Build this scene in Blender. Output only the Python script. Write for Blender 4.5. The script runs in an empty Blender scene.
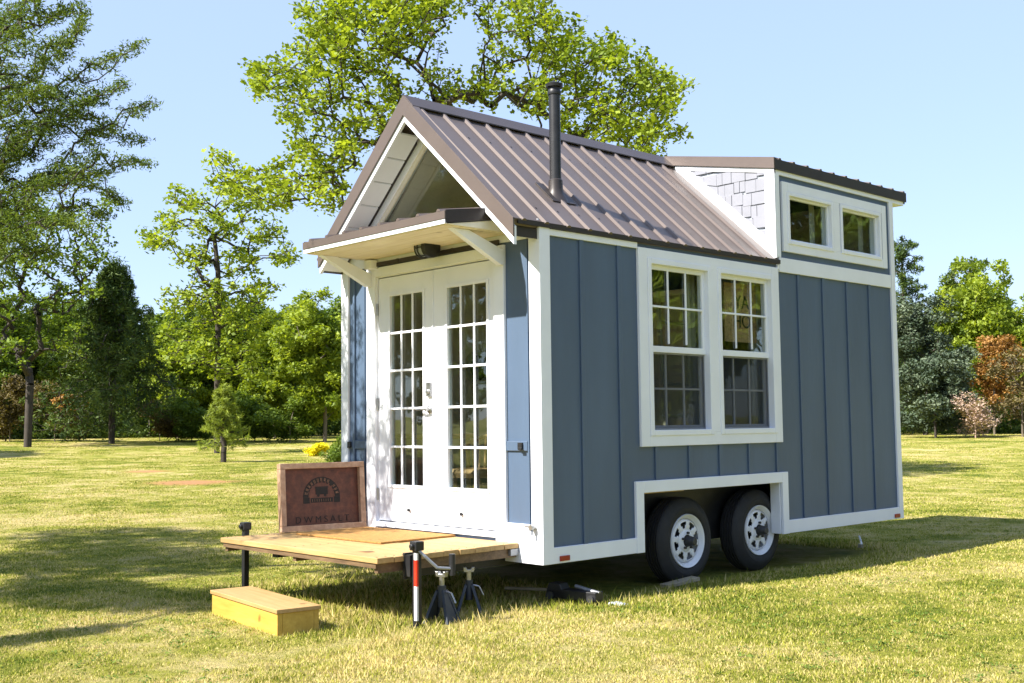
import bpy, bmesh, math, random
import numpy as np
from mathutils import Vector, Matrix
R = math.radians
rng = np.random.default_rng(7)
random.seed(7)
scn = bpy.context.scene
COL = scn.collection

# ------------------------------------------------------------------ camera
CX, CY, CZ = 5.757, -5.652, 1.319
YAW, PITCH, ROLL, FPX = R(46.99), R(4.201), R(-0.651), 1125.6
F = Vector((-math.sin(YAW)*math.cos(PITCH), math.cos(YAW)*math.cos(PITCH), math.sin(PITCH)))
Rr = Vector((math.cos(YAW), math.sin(YAW), 0)); Uu = Rr.cross(F)
R2 = Rr*math.cos(ROLL)+Uu*math.sin(ROLL); U2 = -Rr*math.sin(ROLL)+Uu*math.cos(ROLL)
cam_d = bpy.data.cameras.new('camera'); cam = bpy.data.objects.new('camera', cam_d); COL.objects.link(cam)
cam_d.sensor_width = 36; cam_d.lens = FPX/1024*36; cam_d.clip_end = 2000; cam_d.clip_start = .05
m = Matrix((R2, U2, -F)).transposed().to_4x4(); m.translation = (CX, CY, CZ); cam.matrix_world = m
scn.camera = cam

def pt(u, v, d):
    """world point d metres (horizontally) from the viewpoint in the direction of a picture position"""
    r = F + R2*((u-512)/FPX) - U2*((v-341.5)/FPX)
    r = r/ math.hypot(r.x, r.y)
    return Vector((CX, CY, CZ)) + r*d

def gz(x, y):
    """height of the lawn"""
    x = np.asarray(x, float); y = np.asarray(y, float)
    dx, dy = x-0.0, y-0.0
    d = np.hypot(dx, dy)
    k = .0105+.0065*np.clip((-x-25)/30, 0, 1)
    s = np.maximum(0, d-9); rise = k*(s*s/(s+6))
    near = .07*np.clip((x-.0)/.8, 0, 1)*np.clip((9-d)/3, 0, 1)
    bump = .012*np.sin(x*1.3+.5)*np.sin(y*1.1+1)
    return np.minimum(rise, 1.9)+near+bump*np.clip((d-3)/3, 0, 1)

# ------------------------------------------------------------------ materials
def nm(name):
    m = bpy.data.materials.new(name); m.use_nodes = True
    nt = m.node_tree; b = nt.nodes['Principled BSDF']
    return m, nt, b
def N(nt, t, **kw):
    n = nt.nodes.new(t)
    for k, v in kw.items():
        if k in n.inputs.keys(): n.inputs[k].default_value = v
        else: setattr(n, k, v)
    return n
def ramp(nt, fac, stops):
    r = nt.nodes.new('ShaderNodeValToRGB'); e = r.color_ramp.elements
    while len(e) < len(stops): e.new(.5)
    for i, (p, c) in enumerate(stops): e[i].position = p; e[i].color = (*c, 1)
    nt.links.new(fac, r.inputs[0]); return r.outputs[0]
def noise(nt, scale, detail=4, rough=.55, vec=None, stretch=None, obj=True):
    tc = nt.nodes.new('ShaderNodeTexCoord'); out = tc.outputs['Object']
    if stretch:
        mp = nt.nodes.new('ShaderNodeMapping'); mp.inputs['Scale'].default_value = stretch
        nt.links.new(out, mp.inputs[0]); out = mp.outputs[0]
    n = nt.nodes.new('ShaderNodeTexNoise'); n.inputs['Scale'].default_value = scale
    n.inputs['Detail'].default_value = detail; n.inputs['Roughness'].default_value = rough
    nt.links.new(out, n.inputs['Vector']); return n.outputs['Fac']
def bump(nt, b, h, s=.3, d=.01):
    bn = nt.nodes.new('ShaderNodeBump'); bn.inputs['Strength'].default_value = s; bn.inputs['Distance'].default_value = d
    nt.links.new(h, bn.inputs['Height']); nt.links.new(bn.outputs[0], b.inputs['Normal'])
def paint(name, c, rough=.5, var=.12, sc=6, metal=0, bs=.15, spec=.5, stretch=None):
    m, nt, b = nm(name)
    f = noise(nt, sc, 5, .6, stretch=stretch)
    lo = tuple(x*(1-var) for x in c); hi = tuple(min(1, x*(1+var)) for x in c)
    nt.links.new(ramp(nt, f, [(.3, lo), (.7, hi)]), b.inputs['Base Color'])
    b.inputs['Roughness'].default_value = rough; b.inputs['Metallic'].default_value = metal
    b.inputs['Specular IOR Level'].default_value = spec
    if bs: bump(nt, b, noise(nt, sc*8, 3, .6, stretch=stretch), bs, .003)
    return m
def wood(name, c1, c2, stretch, sc=4, rough=.6, knots=False):
    m, nt, b = nm(name)
    f = noise(nt, sc, 6, .65, stretch=stretch)
    col = ramp(nt, f, [(.3, c1), (.55, tuple((a+b_)/2 for a, b_ in zip(c1, c2))), (.72, c2)])
    f2 = noise(nt, 1.3, 3, .6)
    mx = N(nt, 'ShaderNodeMixRGB', blend_type='MULTIPLY'); mx.inputs[0].default_value = .6
    nt.links.new(col, mx.inputs[1]); nt.links.new(ramp(nt, f2, [(.3, (.75, .7, .62)), (.65, (1, 1, 1))]), mx.inputs[2])
    out = mx.outputs[0]
    if knots:
        kf = noise(nt, 5, 1, .3); mk = N(nt, 'ShaderNodeMixRGB', blend_type='MIX')
        nt.links.new(ramp(nt, kf, [(.74, (0, 0, 0)), (.78, (1, 1, 1))]), mk.inputs[0])
        nt.links.new(out, mk.inputs[1]); mk.inputs[2].default_value = (c1[0]*.45, c1[1]*.35, c1[2]*.3, 1); out = mk.outputs[0]
    nt.links.new(out, b.inputs['Base Color']); b.inputs['Roughness'].default_value = rough
    bump(nt, b, f, .35, .003); return m

M = {}
M['blue'] = paint('blue_paint', (.058, .096, .162), .52, .13, 1.6, bs=.45, spec=.8, stretch=(1.5, 1.5, .35))
M['white'] = paint('white_paint', (.78, .80, .85), .45, .04, 2.5)
M['cream'] = paint('cream_board', (.74, .69, .58), .6, .08, 3, stretch=(1, 4, 1))
M['shingle'] = paint('pale_shingle', (.235, .24, .275), .6, .08, 5)
M['brown_metal'] = paint('brown_roof_metal', (.128, .100, .088), .42, .10, 2.0, metal=.25, bs=.05)
M['ridge'] = paint('ridge_metal', (.07, .055, .052), .45, .1, 3, metal=.2)
M['dark_metal'] = paint('dark_trim_metal', (.035, .028, .026), .45, .1, 3, metal=.2)
M['black_metal'] = paint('black_metal', (.02, .02, .022), .45, .3, 10, metal=.3)
M['steel'] = paint('bare_steel', (.36, .36, .36), .35, .2, 20, metal=.9)
M['galv'] = paint('galvanised', (.26, .27, .29), .45, .15, 15, metal=.6)
M['pine_soffit'] = wood('pine_soffit', (.68, .58, .38), (.84, .76, .56), (.6, 9, 9), 3, knots=True)
M['deck'] = wood('deck_pine', (.36, .225, .085), (.56, .38, .165), (1, 12, 12), 2.5, knots=True)
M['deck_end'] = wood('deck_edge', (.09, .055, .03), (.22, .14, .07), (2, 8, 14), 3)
M['step'] = wood('step_pine', (.44, .27, .04), (.60, .40, .08), (1.2, 10, 10), 2.5, knots=True)
M['step_top'] = wood('step_board', (.38, .225, .08), (.52, .34, .15), (1, 14, 12), 2.5, knots=True)
M['mat'] = paint('coir', (.34, .175, .045), .95, .3, 40, bs=.8)
M['frame_wood'] = wood('frame_wood', (.30, .17, .10), (.56, .38, .26), (3, 3, 3), 6)
M['panel_wood'] = wood('panel_wood', (.045, .013, .006), (.17, .05, .024), (5, 1.5, 5), 3)
M['stain'] = paint('dark_stain', (.012, .010, .008), .8, .4, 30)
M['tyre'] = paint('tyre_rubber', (.018, .018, .02), .75, .25, 12, bs=.3)
M['rim'] = paint('rim_white', (.74, .75, .78), .3, .06, 8, spec=.6)
M['hub'] = paint('hub_dark', (.03, .03, .032), .5, .3, 20)
M['red'] = paint('red_tape', (.65, .03, .012), .4, .1, 10)
M['tape'] = paint('white_tape', (.7, .7, .7), .4, .1, 10)
M['marker'] = paint('red_lens', (.30, .02, .012), .3, .1, 10)
M['jackblue'] = paint('jack_stand_paint', (.022, .03, .045), .5, .3, 12)
M['inner'] = paint('inner_wall', (.74, .64, .48), .8, .15, 3)
M['inner_floor'] = wood('inner_floor', (.16, .09, .05), (.3, .18, .10), (8, 1, 1), 3)
M['curtain'] = paint('linen', (.45, .42, .33), .9, .1, 3, stretch=(1, 25, .5))
M['wicker'] = paint('wicker', (.42, .26, .12), .8, .35, 45, bs=.7)
M['glow_mirror'] = paint('mirror', (.7, .72, .72), .05, .02, 3, metal=1, bs=0)
M['grey_box'] = paint('grey_sheet', (.35, .38, .42), .6, .1, 8)
M['scrap'] = wood('grey_board', (.22, .19, .13), (.42, .36, .25), (2, 2, 8), 4)
M['ply'] = wood('plywood', (.42, .28, .12), (.6, .43, .2), (2, 6, 2), 4)

def glass_mat():
    m, nt, b = nm('window_glass'); nt.nodes.remove(b)
    out = nt.nodes['Material Output']
    tr = N(nt, 'ShaderNodeBsdfTransparent'); tr.inputs[0].default_value = (.88, .92, .90, 1)
    gl = N(nt, 'ShaderNodeBsdfGlossy'); gl.inputs['Roughness'].default_value = .015; gl.inputs[0].default_value = (.95, 1, .97, 1)
    ge = N(nt, 'ShaderNodeNewGeometry'); dt = N(nt, 'ShaderNodeVectorMath', operation='DOT_PRODUCT')
    nt.links.new(ge.outputs['Normal'], dt.inputs[0]); nt.links.new(ge.outputs['Incoming'], dt.inputs[1])
    ab = N(nt, 'ShaderNodeMath', operation='ABSOLUTE'); nt.links.new(dt.outputs['Value'], ab.inputs[0])
    om = N(nt, 'ShaderNodeMath', operation='SUBTRACT'); om.inputs[0].default_value = 1; nt.links.new(ab.outputs[0], om.inputs[1])
    pw_ = N(nt, 'ShaderNodeMath', operation='POWER'); pw_.inputs[1].default_value = 5; nt.links.new(om.outputs[0], pw_.inputs[0])
    fr = N(nt, 'ShaderNodeMath', operation='MULTIPLY_ADD'); fr.inputs[1].default_value = .92; fr.inputs[2].default_value = .075; nt.links.new(pw_.outputs[0], fr.inputs[0])
    mx = nt.nodes.new('ShaderNodeMixShader')
    nz = noise(nt, 2.2, 2, .5); bn = nt.nodes.new('ShaderNodeBump'); bn.inputs['Strength'].default_value = .05; bn.inputs['Distance'].default_value = .05
    nt.links.new(nz, bn.inputs['Height']); nt.links.new(bn.outputs[0], gl.inputs['Normal'])
    nt.links.new(fr.outputs[0], mx.inputs[0]); nt.links.new(tr.outputs[0], mx.inputs[1]); nt.links.new(gl.outputs[0], mx.inputs[2])
    nt.links.new(mx.outputs[0], out.inputs[0]); return m
M['glass'] = glass_mat()
def screen_mat():
    m, nt, b = nm('insect_screen'); nt.nodes.remove(b); out = nt.nodes['Material Output']
    tr = N(nt, 'ShaderNodeBsdfTransparent'); df = N(nt, 'ShaderNodeBsdfDiffuse'); df.inputs[0].default_value = (.03, .035, .04, 1)
    mx = nt.nodes.new('ShaderNodeMixShader'); mx.inputs[0].default_value = .35
    nt.links.new(tr.outputs[0], mx.inputs[1]); nt.links.new(df.outputs[0], mx.inputs[2]); nt.links.new(mx.outputs[0], out.inputs[0]); return m
M['screen'] = screen_mat()

def leaf_mat(name, dark, mid, light, trans=.35, nscale=.8):
    """leaf colour varies from leaf to leaf and clump to clump"""
    m, nt, b = nm(name); nt.nodes.remove(b); out = nt.nodes['Material Output']
    at = N(nt, 'ShaderNodeAttribute', attribute_name='rnd')
    nz = noise(nt, nscale, 2, .6)
    mi = N(nt, 'ShaderNodeMixRGB', blend_type='MIX'); mi.inputs[0].default_value = .5
    nt.links.new(at.outputs['Fac'], mi.inputs[1]); nt.links.new(nz, mi.inputs[2])
    c = ramp(nt, mi.outputs[0], [(.22, dark), (.5, mid), (.78, light)])
    df = N(nt, 'ShaderNodeBsdfDiffuse'); tl = N(nt, 'ShaderNodeBsdfTranslucent'); gl = N(nt, 'ShaderNodeBsdfGlossy'); gl.inputs['Roughness'].default_value = .6
    mt = N(nt, 'ShaderNodeMixRGB', blend_type='MULTIPLY'); mt.inputs[0].default_value = 1; mt.inputs[2].default_value = (1.25, 1.2, .45, 1)
    nt.links.new(c, df.inputs[0]); nt.links.new(c, mt.inputs[1]); nt.links.new(mt.outputs[0], tl.inputs[0])
    m1 = nt.nodes.new('ShaderNodeMixShader'); m1.inputs[0].default_value = trans
    nt.links.new(df.outputs[0], m1.inputs[1]); nt.links.new(tl.outputs[0], m1.inputs[2])
    m2 = nt.nodes.new('ShaderNodeMixShader'); m2.inputs[0].default_value = .02
    nt.links.new(m1.outputs[0], m2.inputs[1]); nt.links.new(gl.outputs[0], m2.inputs[2])
    nt.links.new(m2.outputs[0], out.inputs[0]); return m
M['leaf_fresh'] = leaf_mat('fresh_leaves', (.09, .15, .012), (.23, .30, .028), (.40, .47, .055), .46, .5)
M['leaf_mid'] = leaf_mat('mid_leaves', (.05, .095, .013), (.14, .21, .026), (.26, .34, .05), .40, .25)
M['leaf_oak'] = leaf_mat('oak_leaves', (.04, .075, .012), (.10, .15, .024), (.19, .25, .045), .35, .8)
M['needle_dark'] = leaf_mat('dark_needles', (.018, .04, .010), (.055, .095, .02), (.15, .2, .04), .22, .6)
M['needle_blue'] = leaf_mat('bluish_needles', (.03, .05, .028), (.075, .105, .062), (.15, .18, .11), .12, .5)
M['needle_pine'] = leaf_mat('pine_needles', (.12, .17, .022), (.25, .31, .04), (.40, .46, .08), .4, .8)
M['leaf_rust'] = leaf_mat('rusty_leaves', (.18, .10, .025), (.36, .18, .05), (.48, .29, .09), .3, .8)
M['leaf_pink'] = leaf_mat('pinkish_twigs', (.26, .17, .12), (.46, .33, .26), (.6, .47, .4), .25, .8)
M['leaf_brown'] = leaf_mat('brown_twigs', (.06, .045, .02), (.14, .11, .045), (.22, .18, .07), .25, .5)
M['flower_yellow'] = leaf_mat('yellow_flowers', (.45, .40, .01), (.75, .66, .01), (.85, .78, .02), .3, 3)
M['bark'] = paint('bark', (.045, .035, .028), .9, .4, 14, bs=.8, stretch=(1, 1, .25))
M['pink_twig'] = paint('pinkish_twig', (.38, .26, .20), .9, .25, 14, bs=.3)
M['bark_far'] = paint('pale_bark', (.13, .105, .08), .9, .35, 10, bs=.5, stretch=(1, 1, .25))

def lawn_color(nt):
    big = noise(nt, .22, 4, .6); mid = noise(nt, 1.3, 5, .65); fin = noise(nt, 9, 4, .7)
    a = N(nt, 'ShaderNodeMath', operation='MULTIPLY'); a.inputs[1].default_value = .55; nt.links.new(mid, a.inputs[0])
    b = N(nt, 'ShaderNodeMath', operation='MULTIPLY_ADD'); b.inputs[1].default_value = .48; nt.links.new(big, b.inputs[0]); nt.links.new(a.outputs[0], b.inputs[2])
    c = N(nt, 'ShaderNodeMath', operation='MULTIPLY_ADD'); c.inputs[1].default_value = .15; nt.links.new(fin, c.inputs[0]); nt.links.new(b.outputs[0], c.inputs[2])
    return c.outputs[0]
GREEN, YEL, STRAW = (.155, .215, .025), (.36, .355, .056), (.58, .475, .21)
CLAY = Vector((0, 0, 0))
def ground_mat():
    m, nt, b = nm('lawn_soil')
    f = lawn_color(nt)
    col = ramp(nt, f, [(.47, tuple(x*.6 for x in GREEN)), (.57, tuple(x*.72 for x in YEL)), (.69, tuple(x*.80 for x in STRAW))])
    # bare red clay patches of their own shape
    tc = nt.nodes.new('ShaderNodeTexCoord')
    out = col
    for (cp, rad) in CLAYS:
        d = nt.nodes.new('ShaderNodeVectorMath'); d.operation = 'DISTANCE'; d.inputs[1].default_value = cp
        nt.links.new(tc.outputs['Object'], d.inputs[0])
        wob = N(nt, 'ShaderNodeMath', operation='MULTIPLY_ADD'); wob.inputs[1].default_value = rad*1.8; nt.links.new(noise(nt, .9/rad*1.5, 5, .7), wob.inputs[0]); nt.links.new(d.outputs['Value'], wob.inputs[2])
        fac = ramp(nt, N2(nt, wob.outputs[0], rad*2.6), [(.45, (1, 1, 1)), (.75, (0, 0, 0))])
        mx = N(nt, 'ShaderNodeMixRGB', blend_type='MIX'); nt.links.new(fac, mx.inputs[0]); nt.links.new(out, mx.inputs[1]); mx.inputs[2].default_value = (.42, .215, .10, 1)
        out = mx.outputs[0]
    nt.links.new(out, b.inputs['Base Color']); b.inputs['Roughness'].default_value = .95; b.inputs['Specular IOR Level'].default_value = .1
    bump(nt, b, noise(nt, 14, 6, .75), 1.0, .06)
    return m
def N2(nt, v, div):
    a = N(nt, 'ShaderNodeMath', operation='DIVIDE'); a.inputs[1].default_value = div; nt.links.new(v, a.inputs[0]); return a.outputs[0]
def grass_mat():
    m, nt, b = nm('grass_blades'); nt.nodes.remove(b); out = nt.nodes['Material Output']
    f = lawn_color(nt); at = N(nt, 'ShaderNodeAttribute', attribute_name='rnd')
    a = N(nt, 'ShaderNodeMath', operation='MULTIPLY_ADD'); a.inputs[1].default_value = .34; nt.links.new(at.outputs['Fac'], a.inputs[0]); nt.links.new(f, a.inputs[2])
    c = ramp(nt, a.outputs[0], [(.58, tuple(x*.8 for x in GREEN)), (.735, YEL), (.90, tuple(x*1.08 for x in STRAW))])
    df = N(nt, 'ShaderNodeBsdfDiffuse'); tl = N(nt, 'ShaderNodeBsdfTranslucent')
    nt.links.new(c, df.inputs[0]); nt.links.new(c, tl.inputs[0])
    mx = nt.nodes.new('ShaderNodeMixShader'); mx.inputs[0].default_value = .35
    nt.links.new(df.outputs[0], mx.inputs[1]); nt.links.new(tl.outputs[0], mx.inputs[2]); nt.links.new(mx.outputs[0], out.inputs[0]); return m

# ------------------------------------------------------------------ mesh helpers
class MB:
    def __init__(s): s.v = []; s.f = []
    def add(s, vs, fs):
        o = len(s.v); s.v += [tuple(v) for v in vs]; s.f += [tuple(i+o for i in f) for f in fs]; return s
    def box(s, x0, x1, y0, y1, z0, z1):
        x0, x1 = min(x0, x1), max(x0, x1); y0, y1 = min(y0, y1), max(y0, y1); z0, z1 = min(z0, z1), max(z0, z1)
        return s.add([(x0,y0,z0),(x1,y0,z0),(x1,y1,z0),(x0,y1,z0),(x0,y0,z1),(x1,y0,z1),(x1,y1,z1),(x0,y1,z1)],
                     [(0,3,2,1),(4,5,6,7),(0,1,5,4),(1,2,6,5),(2,3,7,6),(3,0,4,7)])
    def prism(s, pts, axis, a, b):
        """extrude a 2-D polygon; axis 'x': pts are (y,z); 'y': (x,z); 'z': (x,y)"""
        def P(p, t): return {'x': (t, p[0], p[1]), 'y': (p[0], t, p[1]), 'z': (p[0], p[1], t)}[axis]
        n = len(pts); vs = [P(p, a) for p in pts]+[P(p, b) for p in pts]
        return s.add(vs, [tuple(range(n))[::-1], tuple(range(n, 2*n))]+[(i, (i+1) % n, n+(i+1) % n, n+i) for i in range(n)])
    def slab(s, p0, p1, y0, y1, t):
        """sloping plate between (x,z) p0 and p1, thickness t downwards"""
        d = Vector((p1[0]-p0[0], p1[1]-p0[1])).normalized(); n = Vector((-d.y, d.x))
        if n.y > 0: n = -n
        q = [p0, p1, (p1[0]+n.x*t, p1[1]+n.y*t), (p0[0]+n.x*t, p0[1]+n.y*t)]
        return s.prism(q, 'y', y0, y1)
    def tube(s, a, b, r0, r1=None, n=12, caps=True):
        a = Vector(a); b = Vector(b); r1 = r0 if r1 is None else r1
        d = (b-a).normalized(); u = d.orthogonal().normalized(); w = d.cross(u)
        vs = []
        for c, r in ((a, r0), (b, r1)):
            for i in range(n):
                t = 2*math.pi*i/n; vs.append(c+(u*math.cos(t)+w*math.sin(t))*r)
        fs = [(i, (i+1) % n, n+(i+1) % n, n+i) for i in range(n)]
        if caps: fs += [tuple(range(n))[::-1], tuple(range(n, 2*n))]
        return s.add(vs, fs)
    def path(s, pts, r, n=8):
        for i in range(len(pts)-1): s.tube(pts[i], pts[i+1], r, r, n)
        return s
    def lathe(s, c, axis, prof, n=40):
        """profile of (offset along axis, radius)"""
        c = Vector(c); ax = Vector(axis).normalized(); u = ax.orthogonal().normalized(); w = ax.cross(u)
        vs = []
        for (o, r) in prof:
            for i in range(n):
                t = 2*math.pi*i/n; vs.append(c+ax*o+(u*math.cos(t)+w*math.sin(t))*r)
        fs = []
        for k in range(len(prof)-1):
            for i in range(n): fs.append((k*n+i, k*n+(i+1) % n, (k+1)*n+(i+1) % n, (k+1)*n+i))
        return s.add(vs, fs)
    def rot(s, ang, c=(0, 0, 0), axis='Z'):
        mt = Matrix.Translation(c)@Matrix.Rotation(ang, 4, axis)@Matrix.Translation(-Vector(c))
        s.v = [tuple(mt@Vector(v)) for v in s.v]; return s
    def build(s, name, mat, parent=None, bev=0, smooth=False, label=None):
        me = bpy.data.meshes.new(name); me.from_pydata(s.v, [], s.f)
        bm = bmesh.new(); bm.from_mesh(me); bmesh.ops.recalc_face_normals(bm, faces=bm.faces)
        if smooth:
            for f in bm.faces: f.smooth = True
            for e in bm.edges:
                if len(e.link_faces) == 2 and e.calc_face_angle(0) > R(35): e.smooth = False
        bm.to_mesh(me); bm.free()
        me.materials.append(M[mat]); o = bpy.data.objects.new(name, me); COL.objects.link(o)
        if parent: o.parent = parent
        if bev:
            b = o.modifiers.new('bevel', 'BEVEL'); b.width = bev; b.segments = 2; b.limit_method = 'ANGLE'
        if label: o['label'] = label
        return o
def build_each(mb, name, mat, parent, bev=0, label=None):
    """one object for every connected piece"""
    par = list(range(len(mb.v)))
    def find(a):
        while par[a] != a: par[a] = par[par[a]]; a = par[a]
        return a
    for f in mb.f:
        for k in f[1:]: par[find(k)] = find(f[0])
    groups = {}
    for f in mb.f: groups.setdefault(find(f[0]), []).append(f)
    out = []
    for fs in groups.values():
        ids = sorted({i for f in fs for i in f}); mp = {a: b for b, a in enumerate(ids)}
        q = MB(); q.v = [mb.v[i] for i in ids]; q.f = [tuple(mp[i] for i in f) for f in fs]; out.append(q.build(name, mat, parent, bev, label=label))
    return out
def empty(name, loc, label, cat, group=None, rz=0):
    o = bpy.data.objects.new(name, None); COL.objects.link(o); o.location = loc; o.rotation_euler.z = rz
    o.empty_display_size = .2; tag(o, label, cat, group); return o
def tag(o, label, cat, group=None):
    o['label'] = label; o['category'] = cat
    if group: o['group'] = group
    return o
def wall_cells(mb, mk, a0, a1, z0, z1, holes):
    """fill a rectangle except holes; mk(a0,a1,z0,z1) adds one box"""
    A = sorted({a0, a1, *[h[0] for h in holes], *[h[1] for h in holes]}); A = [a for a in A if a0 <= a <= a1]
    for i in range(len(A)-1):
        zs = [z0]; mids = (A[i]+A[i+1])/2
        hs = sorted([(max(z0, h[2]), min(z1, h[3])) for h in holes if h[0] <= mids <= h[1] and h[3] > z0 and h[2] < z1])
        z = z0
        for h in hs:
            if h[0] > z: mk(A[i], A[i+1], z, h[0])
            z = h[1]
        if z < z1: mk(A[i], A[i+1], z, z1)
def npmesh(name, verts, faces, mat, parent=None, rnd=None, smooth=False):
    me = bpy.data.meshes.new(name); nv = len(verts); nf, k = faces.shape
    me.vertices.add(nv); me.vertices.foreach_set('co', verts.astype(np.float32).ravel())
    me.loops.add(nf*k); me.loops.foreach_set('vertex_index', faces.astype(np.int32).ravel())
    me.polygons.add(nf); me.polygons.foreach_set('loop_start', np.arange(nf, dtype=np.int32)*k)
    me.polygons.foreach_set('loop_total', np.full(nf, k, dtype=np.int32))
    if smooth: me.polygons.foreach_set('use_smooth', np.ones(nf, dtype=bool))
    me.update(calc_edges=True)
    if rnd is not None:
        a = me.attributes.new('rnd', 'FLOAT', 'FACE'); a.data.foreach_set('value', rnd.astype(np.float32))
    me.materials.append(M[mat]); o = bpy.data.objects.new(name, me); COL.objects.link(o)
    if parent: o.parent = parent
    return o

# ================================================================== THE TINY HOUSE
W, L = 2.459, 5.097
H = empty('tiny_house', (0, 0, 0), 'blue board and batten tiny house on trailer wheels with brown metal roof', 'tiny house')
ZB, ZE, XR, ZR = .322, 2.785, -W/2, 3.899
YD = 3.0            # where the dormer begins
TD = 3.696          # dormer eave
SL = (ZR-ZE)/(0.007-XR)
# side wall (right)
win = [(1.19, 1.965, 1.235, 2.605), (2.10, 2.885, 1.235, 2.605)]
dwin = [(3.17, 3.93, 2.945, 3.41), (4.085, 4.835, 2.945, 3.41)]
arch = (1.076, 2.964, ZB, .776)
mb = MB(); mk = lambda a, b, c, d: mb.box(-.1, 0, a, b, c, d)
wall_cells(mb, mk, 0, L, ZB+.005, ZE-.03, win+[arch])
wall_cells(mb, mk, YD, L, ZE-.03, TD-.06, dwin)
side = mb.build('side_wall', 'blue', H)
# battens on the side wall
mb = MB()
for y, z0, z1 in [(.43,.43,2.70),(.85,.43,2.70),(1.26,.87,1.13),(1.68,.87,1.13),(2.09,.87,1.13),(2.505,.87,1.13),(2.925,.87,1.13),(3.34,.44,2.67),(3.76,.44,2.67),(4.19,.44,2.67),(4.61,.44,2.67)]:
    mb.box(0, .014, y-.022, y+.022, z0, z1)
build_each(mb, 'batten', 'blue', side, .003)
mb = MB(); mb.box(-W, -W+.1, 0, L, ZB+.005, ZE-.03); mb.box(-W, -W+.1, YD, L, ZE-.03, TD-.06)
lw = mb.build('side_wall', 'blue', H, label='far side wall of the house')
mb = MB()
for k in range(12): mb.box(-W-.014, -W, .40*k+.3-.022, .40*k+.3+.022, .4, 2.7)
build_each(mb, 'batten', 'blue', lw)
# rear wall
mb = MB(); mb.prism([(-W+.1, ZB+.005), (-.1, ZB+.005), (-.1, TD-.09), (XR, TD+.1), (-W+.1, TD-.09)], 'y', L-.1, L)
rw = mb.build('rear_wall', 'blue', H)
for x0 in (-.09, -W): mb = MB(); mb.box(x0, x0+.09, L, L+.02, ZB, TD-.12); mb.build('corner_trim', 'white', rw)
# front wall
DX0, DX1, DX2, DZ0, DZ1 = -1.961, -1.225, -.486, .534, 2.564
mb = MB(); mk = lambda a, b, c, d: mb.box(a, b, 0, .1, c, d)
wall_cells(mb, mk, -W+.1, -.1, ZB+.005, 2.80, [(DX0-.03, DX2+.03, .48, DZ1+.03)])
front = mb.build('front_wall', 'blue', H)
mb = MB(); mb.box(-.136, -.120, -.012, 0, .60, 2.67); mb.box(-2.31, -2.285, -.018, 0, .6, 2.67); mb.box(-2.16, -2.145, -.01, 0, .6, 2.67)
build_each(mb, 'batten', 'blue', front, .002)
# front trims
mb = MB(); mb.prism([(-.095, -.022), (.022, -.022), (.022, .085), (0, .085), (0, 0), (-.095, 0)], 'z', ZB, 2.752)
mb.build('corner_trim', 'white', H, .003)
mb = MB(); mb.prism([(-W+.085, -.022), (-W-.02, -.022), (-W-.02, .085), (-W, .085), (-W, 0), (-W+.085, 0)], 'z', ZB, 2.752)
mb.build('corner_trim', 'white', H, .003)
mb = MB(); mb.box(0, .022, L-.065, L+.02, ZB, 2.668); mb.box(0, .022, L-.055, L+.02, 2.668, TD-.13)
mb.build('corner_trim', 'white', H, .003)
mb = MB(); mb.box(0, .020, .085, arch[0]-.09, ZB, .437); mb.box(0, .020, arch[1]+.09, L-.065, ZB, .437)
build_each(mb, 'bottom_trim', 'white', side, .003)
mb = MB(); mb.box(0, .026, arch[0]-.09, arch[0], ZB-.002, .867); mb.box(0, .026, arch[1], arch[1]+.09, ZB-.002, .867); mb.box(0, .026, arch[0], arch[1], .776, .867)
mb.box(-.10, .0, arch[0], arch[0]+.012, ZB, .776); mb.box(-.10, 0, arch[1]-.012, arch[1], ZB, .776)
mb.build('wheel_arch_trim', 'white', side, .003)
mb = MB(); mb.box(0, .018, .085, 1.062, 2.688, 2.735); mb.box(0, .018, 2.992, 3.02, 2.688, 2.735)
build_each(mb, 'frieze_board', 'white', side, .002)
mb = MB(); mb.box(0, .022, 3.02, L-.066, 2.668, 2.80)
mb.build('belt_board', 'white', side, .003)
mb = MB(); mb.box(-W+.09, -.096, -.018, 0, 2.672, 2.80); mb.box(-.0955, 0, -.018, 0, 2.7525, 2.80); build_each(mb, 'frieze_board', 'white', front, .002)
mb = MB(); mb.box(-.36, -.137, -.016, 0, 1.125, 1.195); mb.box(-2.284, -2.10, -.016, 0, 1.125, 1.195); mb.box(-W+.086, -2.311, -.016, 0, 1.125, 1.195)
build_each(mb, 'rail_board', 'blue', front, .003)
mb = MB(); mb.box(-.36, -.096, -.020, 0, ZB, .60); mb.box(-W+.086, -2.10, -.02, 0, ZB, .60); mb.box(-2.10, -.36, -.02, 0, ZB, .455)
build_each(mb, 'bottom_trim', 'white', front, .003)
for x in (-.20, -2.35):
    mb = MB(); mb.box(x-.022, x+.022, -.034, -.016, 1.135, 1.185); mb.box(x-.008, x+.03, -.045, -.034, 1.130, 1.150); mb.build('hook', 'black_metal', front, .003)
# outdoor tap
mb = MB(); mb.tube((-.06, -.02, .585), (-.06, -.05, .585), .016); mb.tube((-.13, -.05, .59), (-.05, -.05, .585), .007); mb.tube((-.06, -.05, .585), (-.055, -.06, .53), .008); mb.lathe((-.06, -.05, .585), (0, 1, 0), [(-.02, 0), (-.02, .02), (.0, .022), (.01, .0)], 12)
mb.build('tap', 'steel', front, 0, True)
# marker lamps on the bottom trim
for y in (.19, 4.98):
    mb = MB(); mb.box(.020, .032, y-.05, y+.05, ZB+.015, ZB+.052); mb.build('marker_lamp', 'marker', side, .004)

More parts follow.
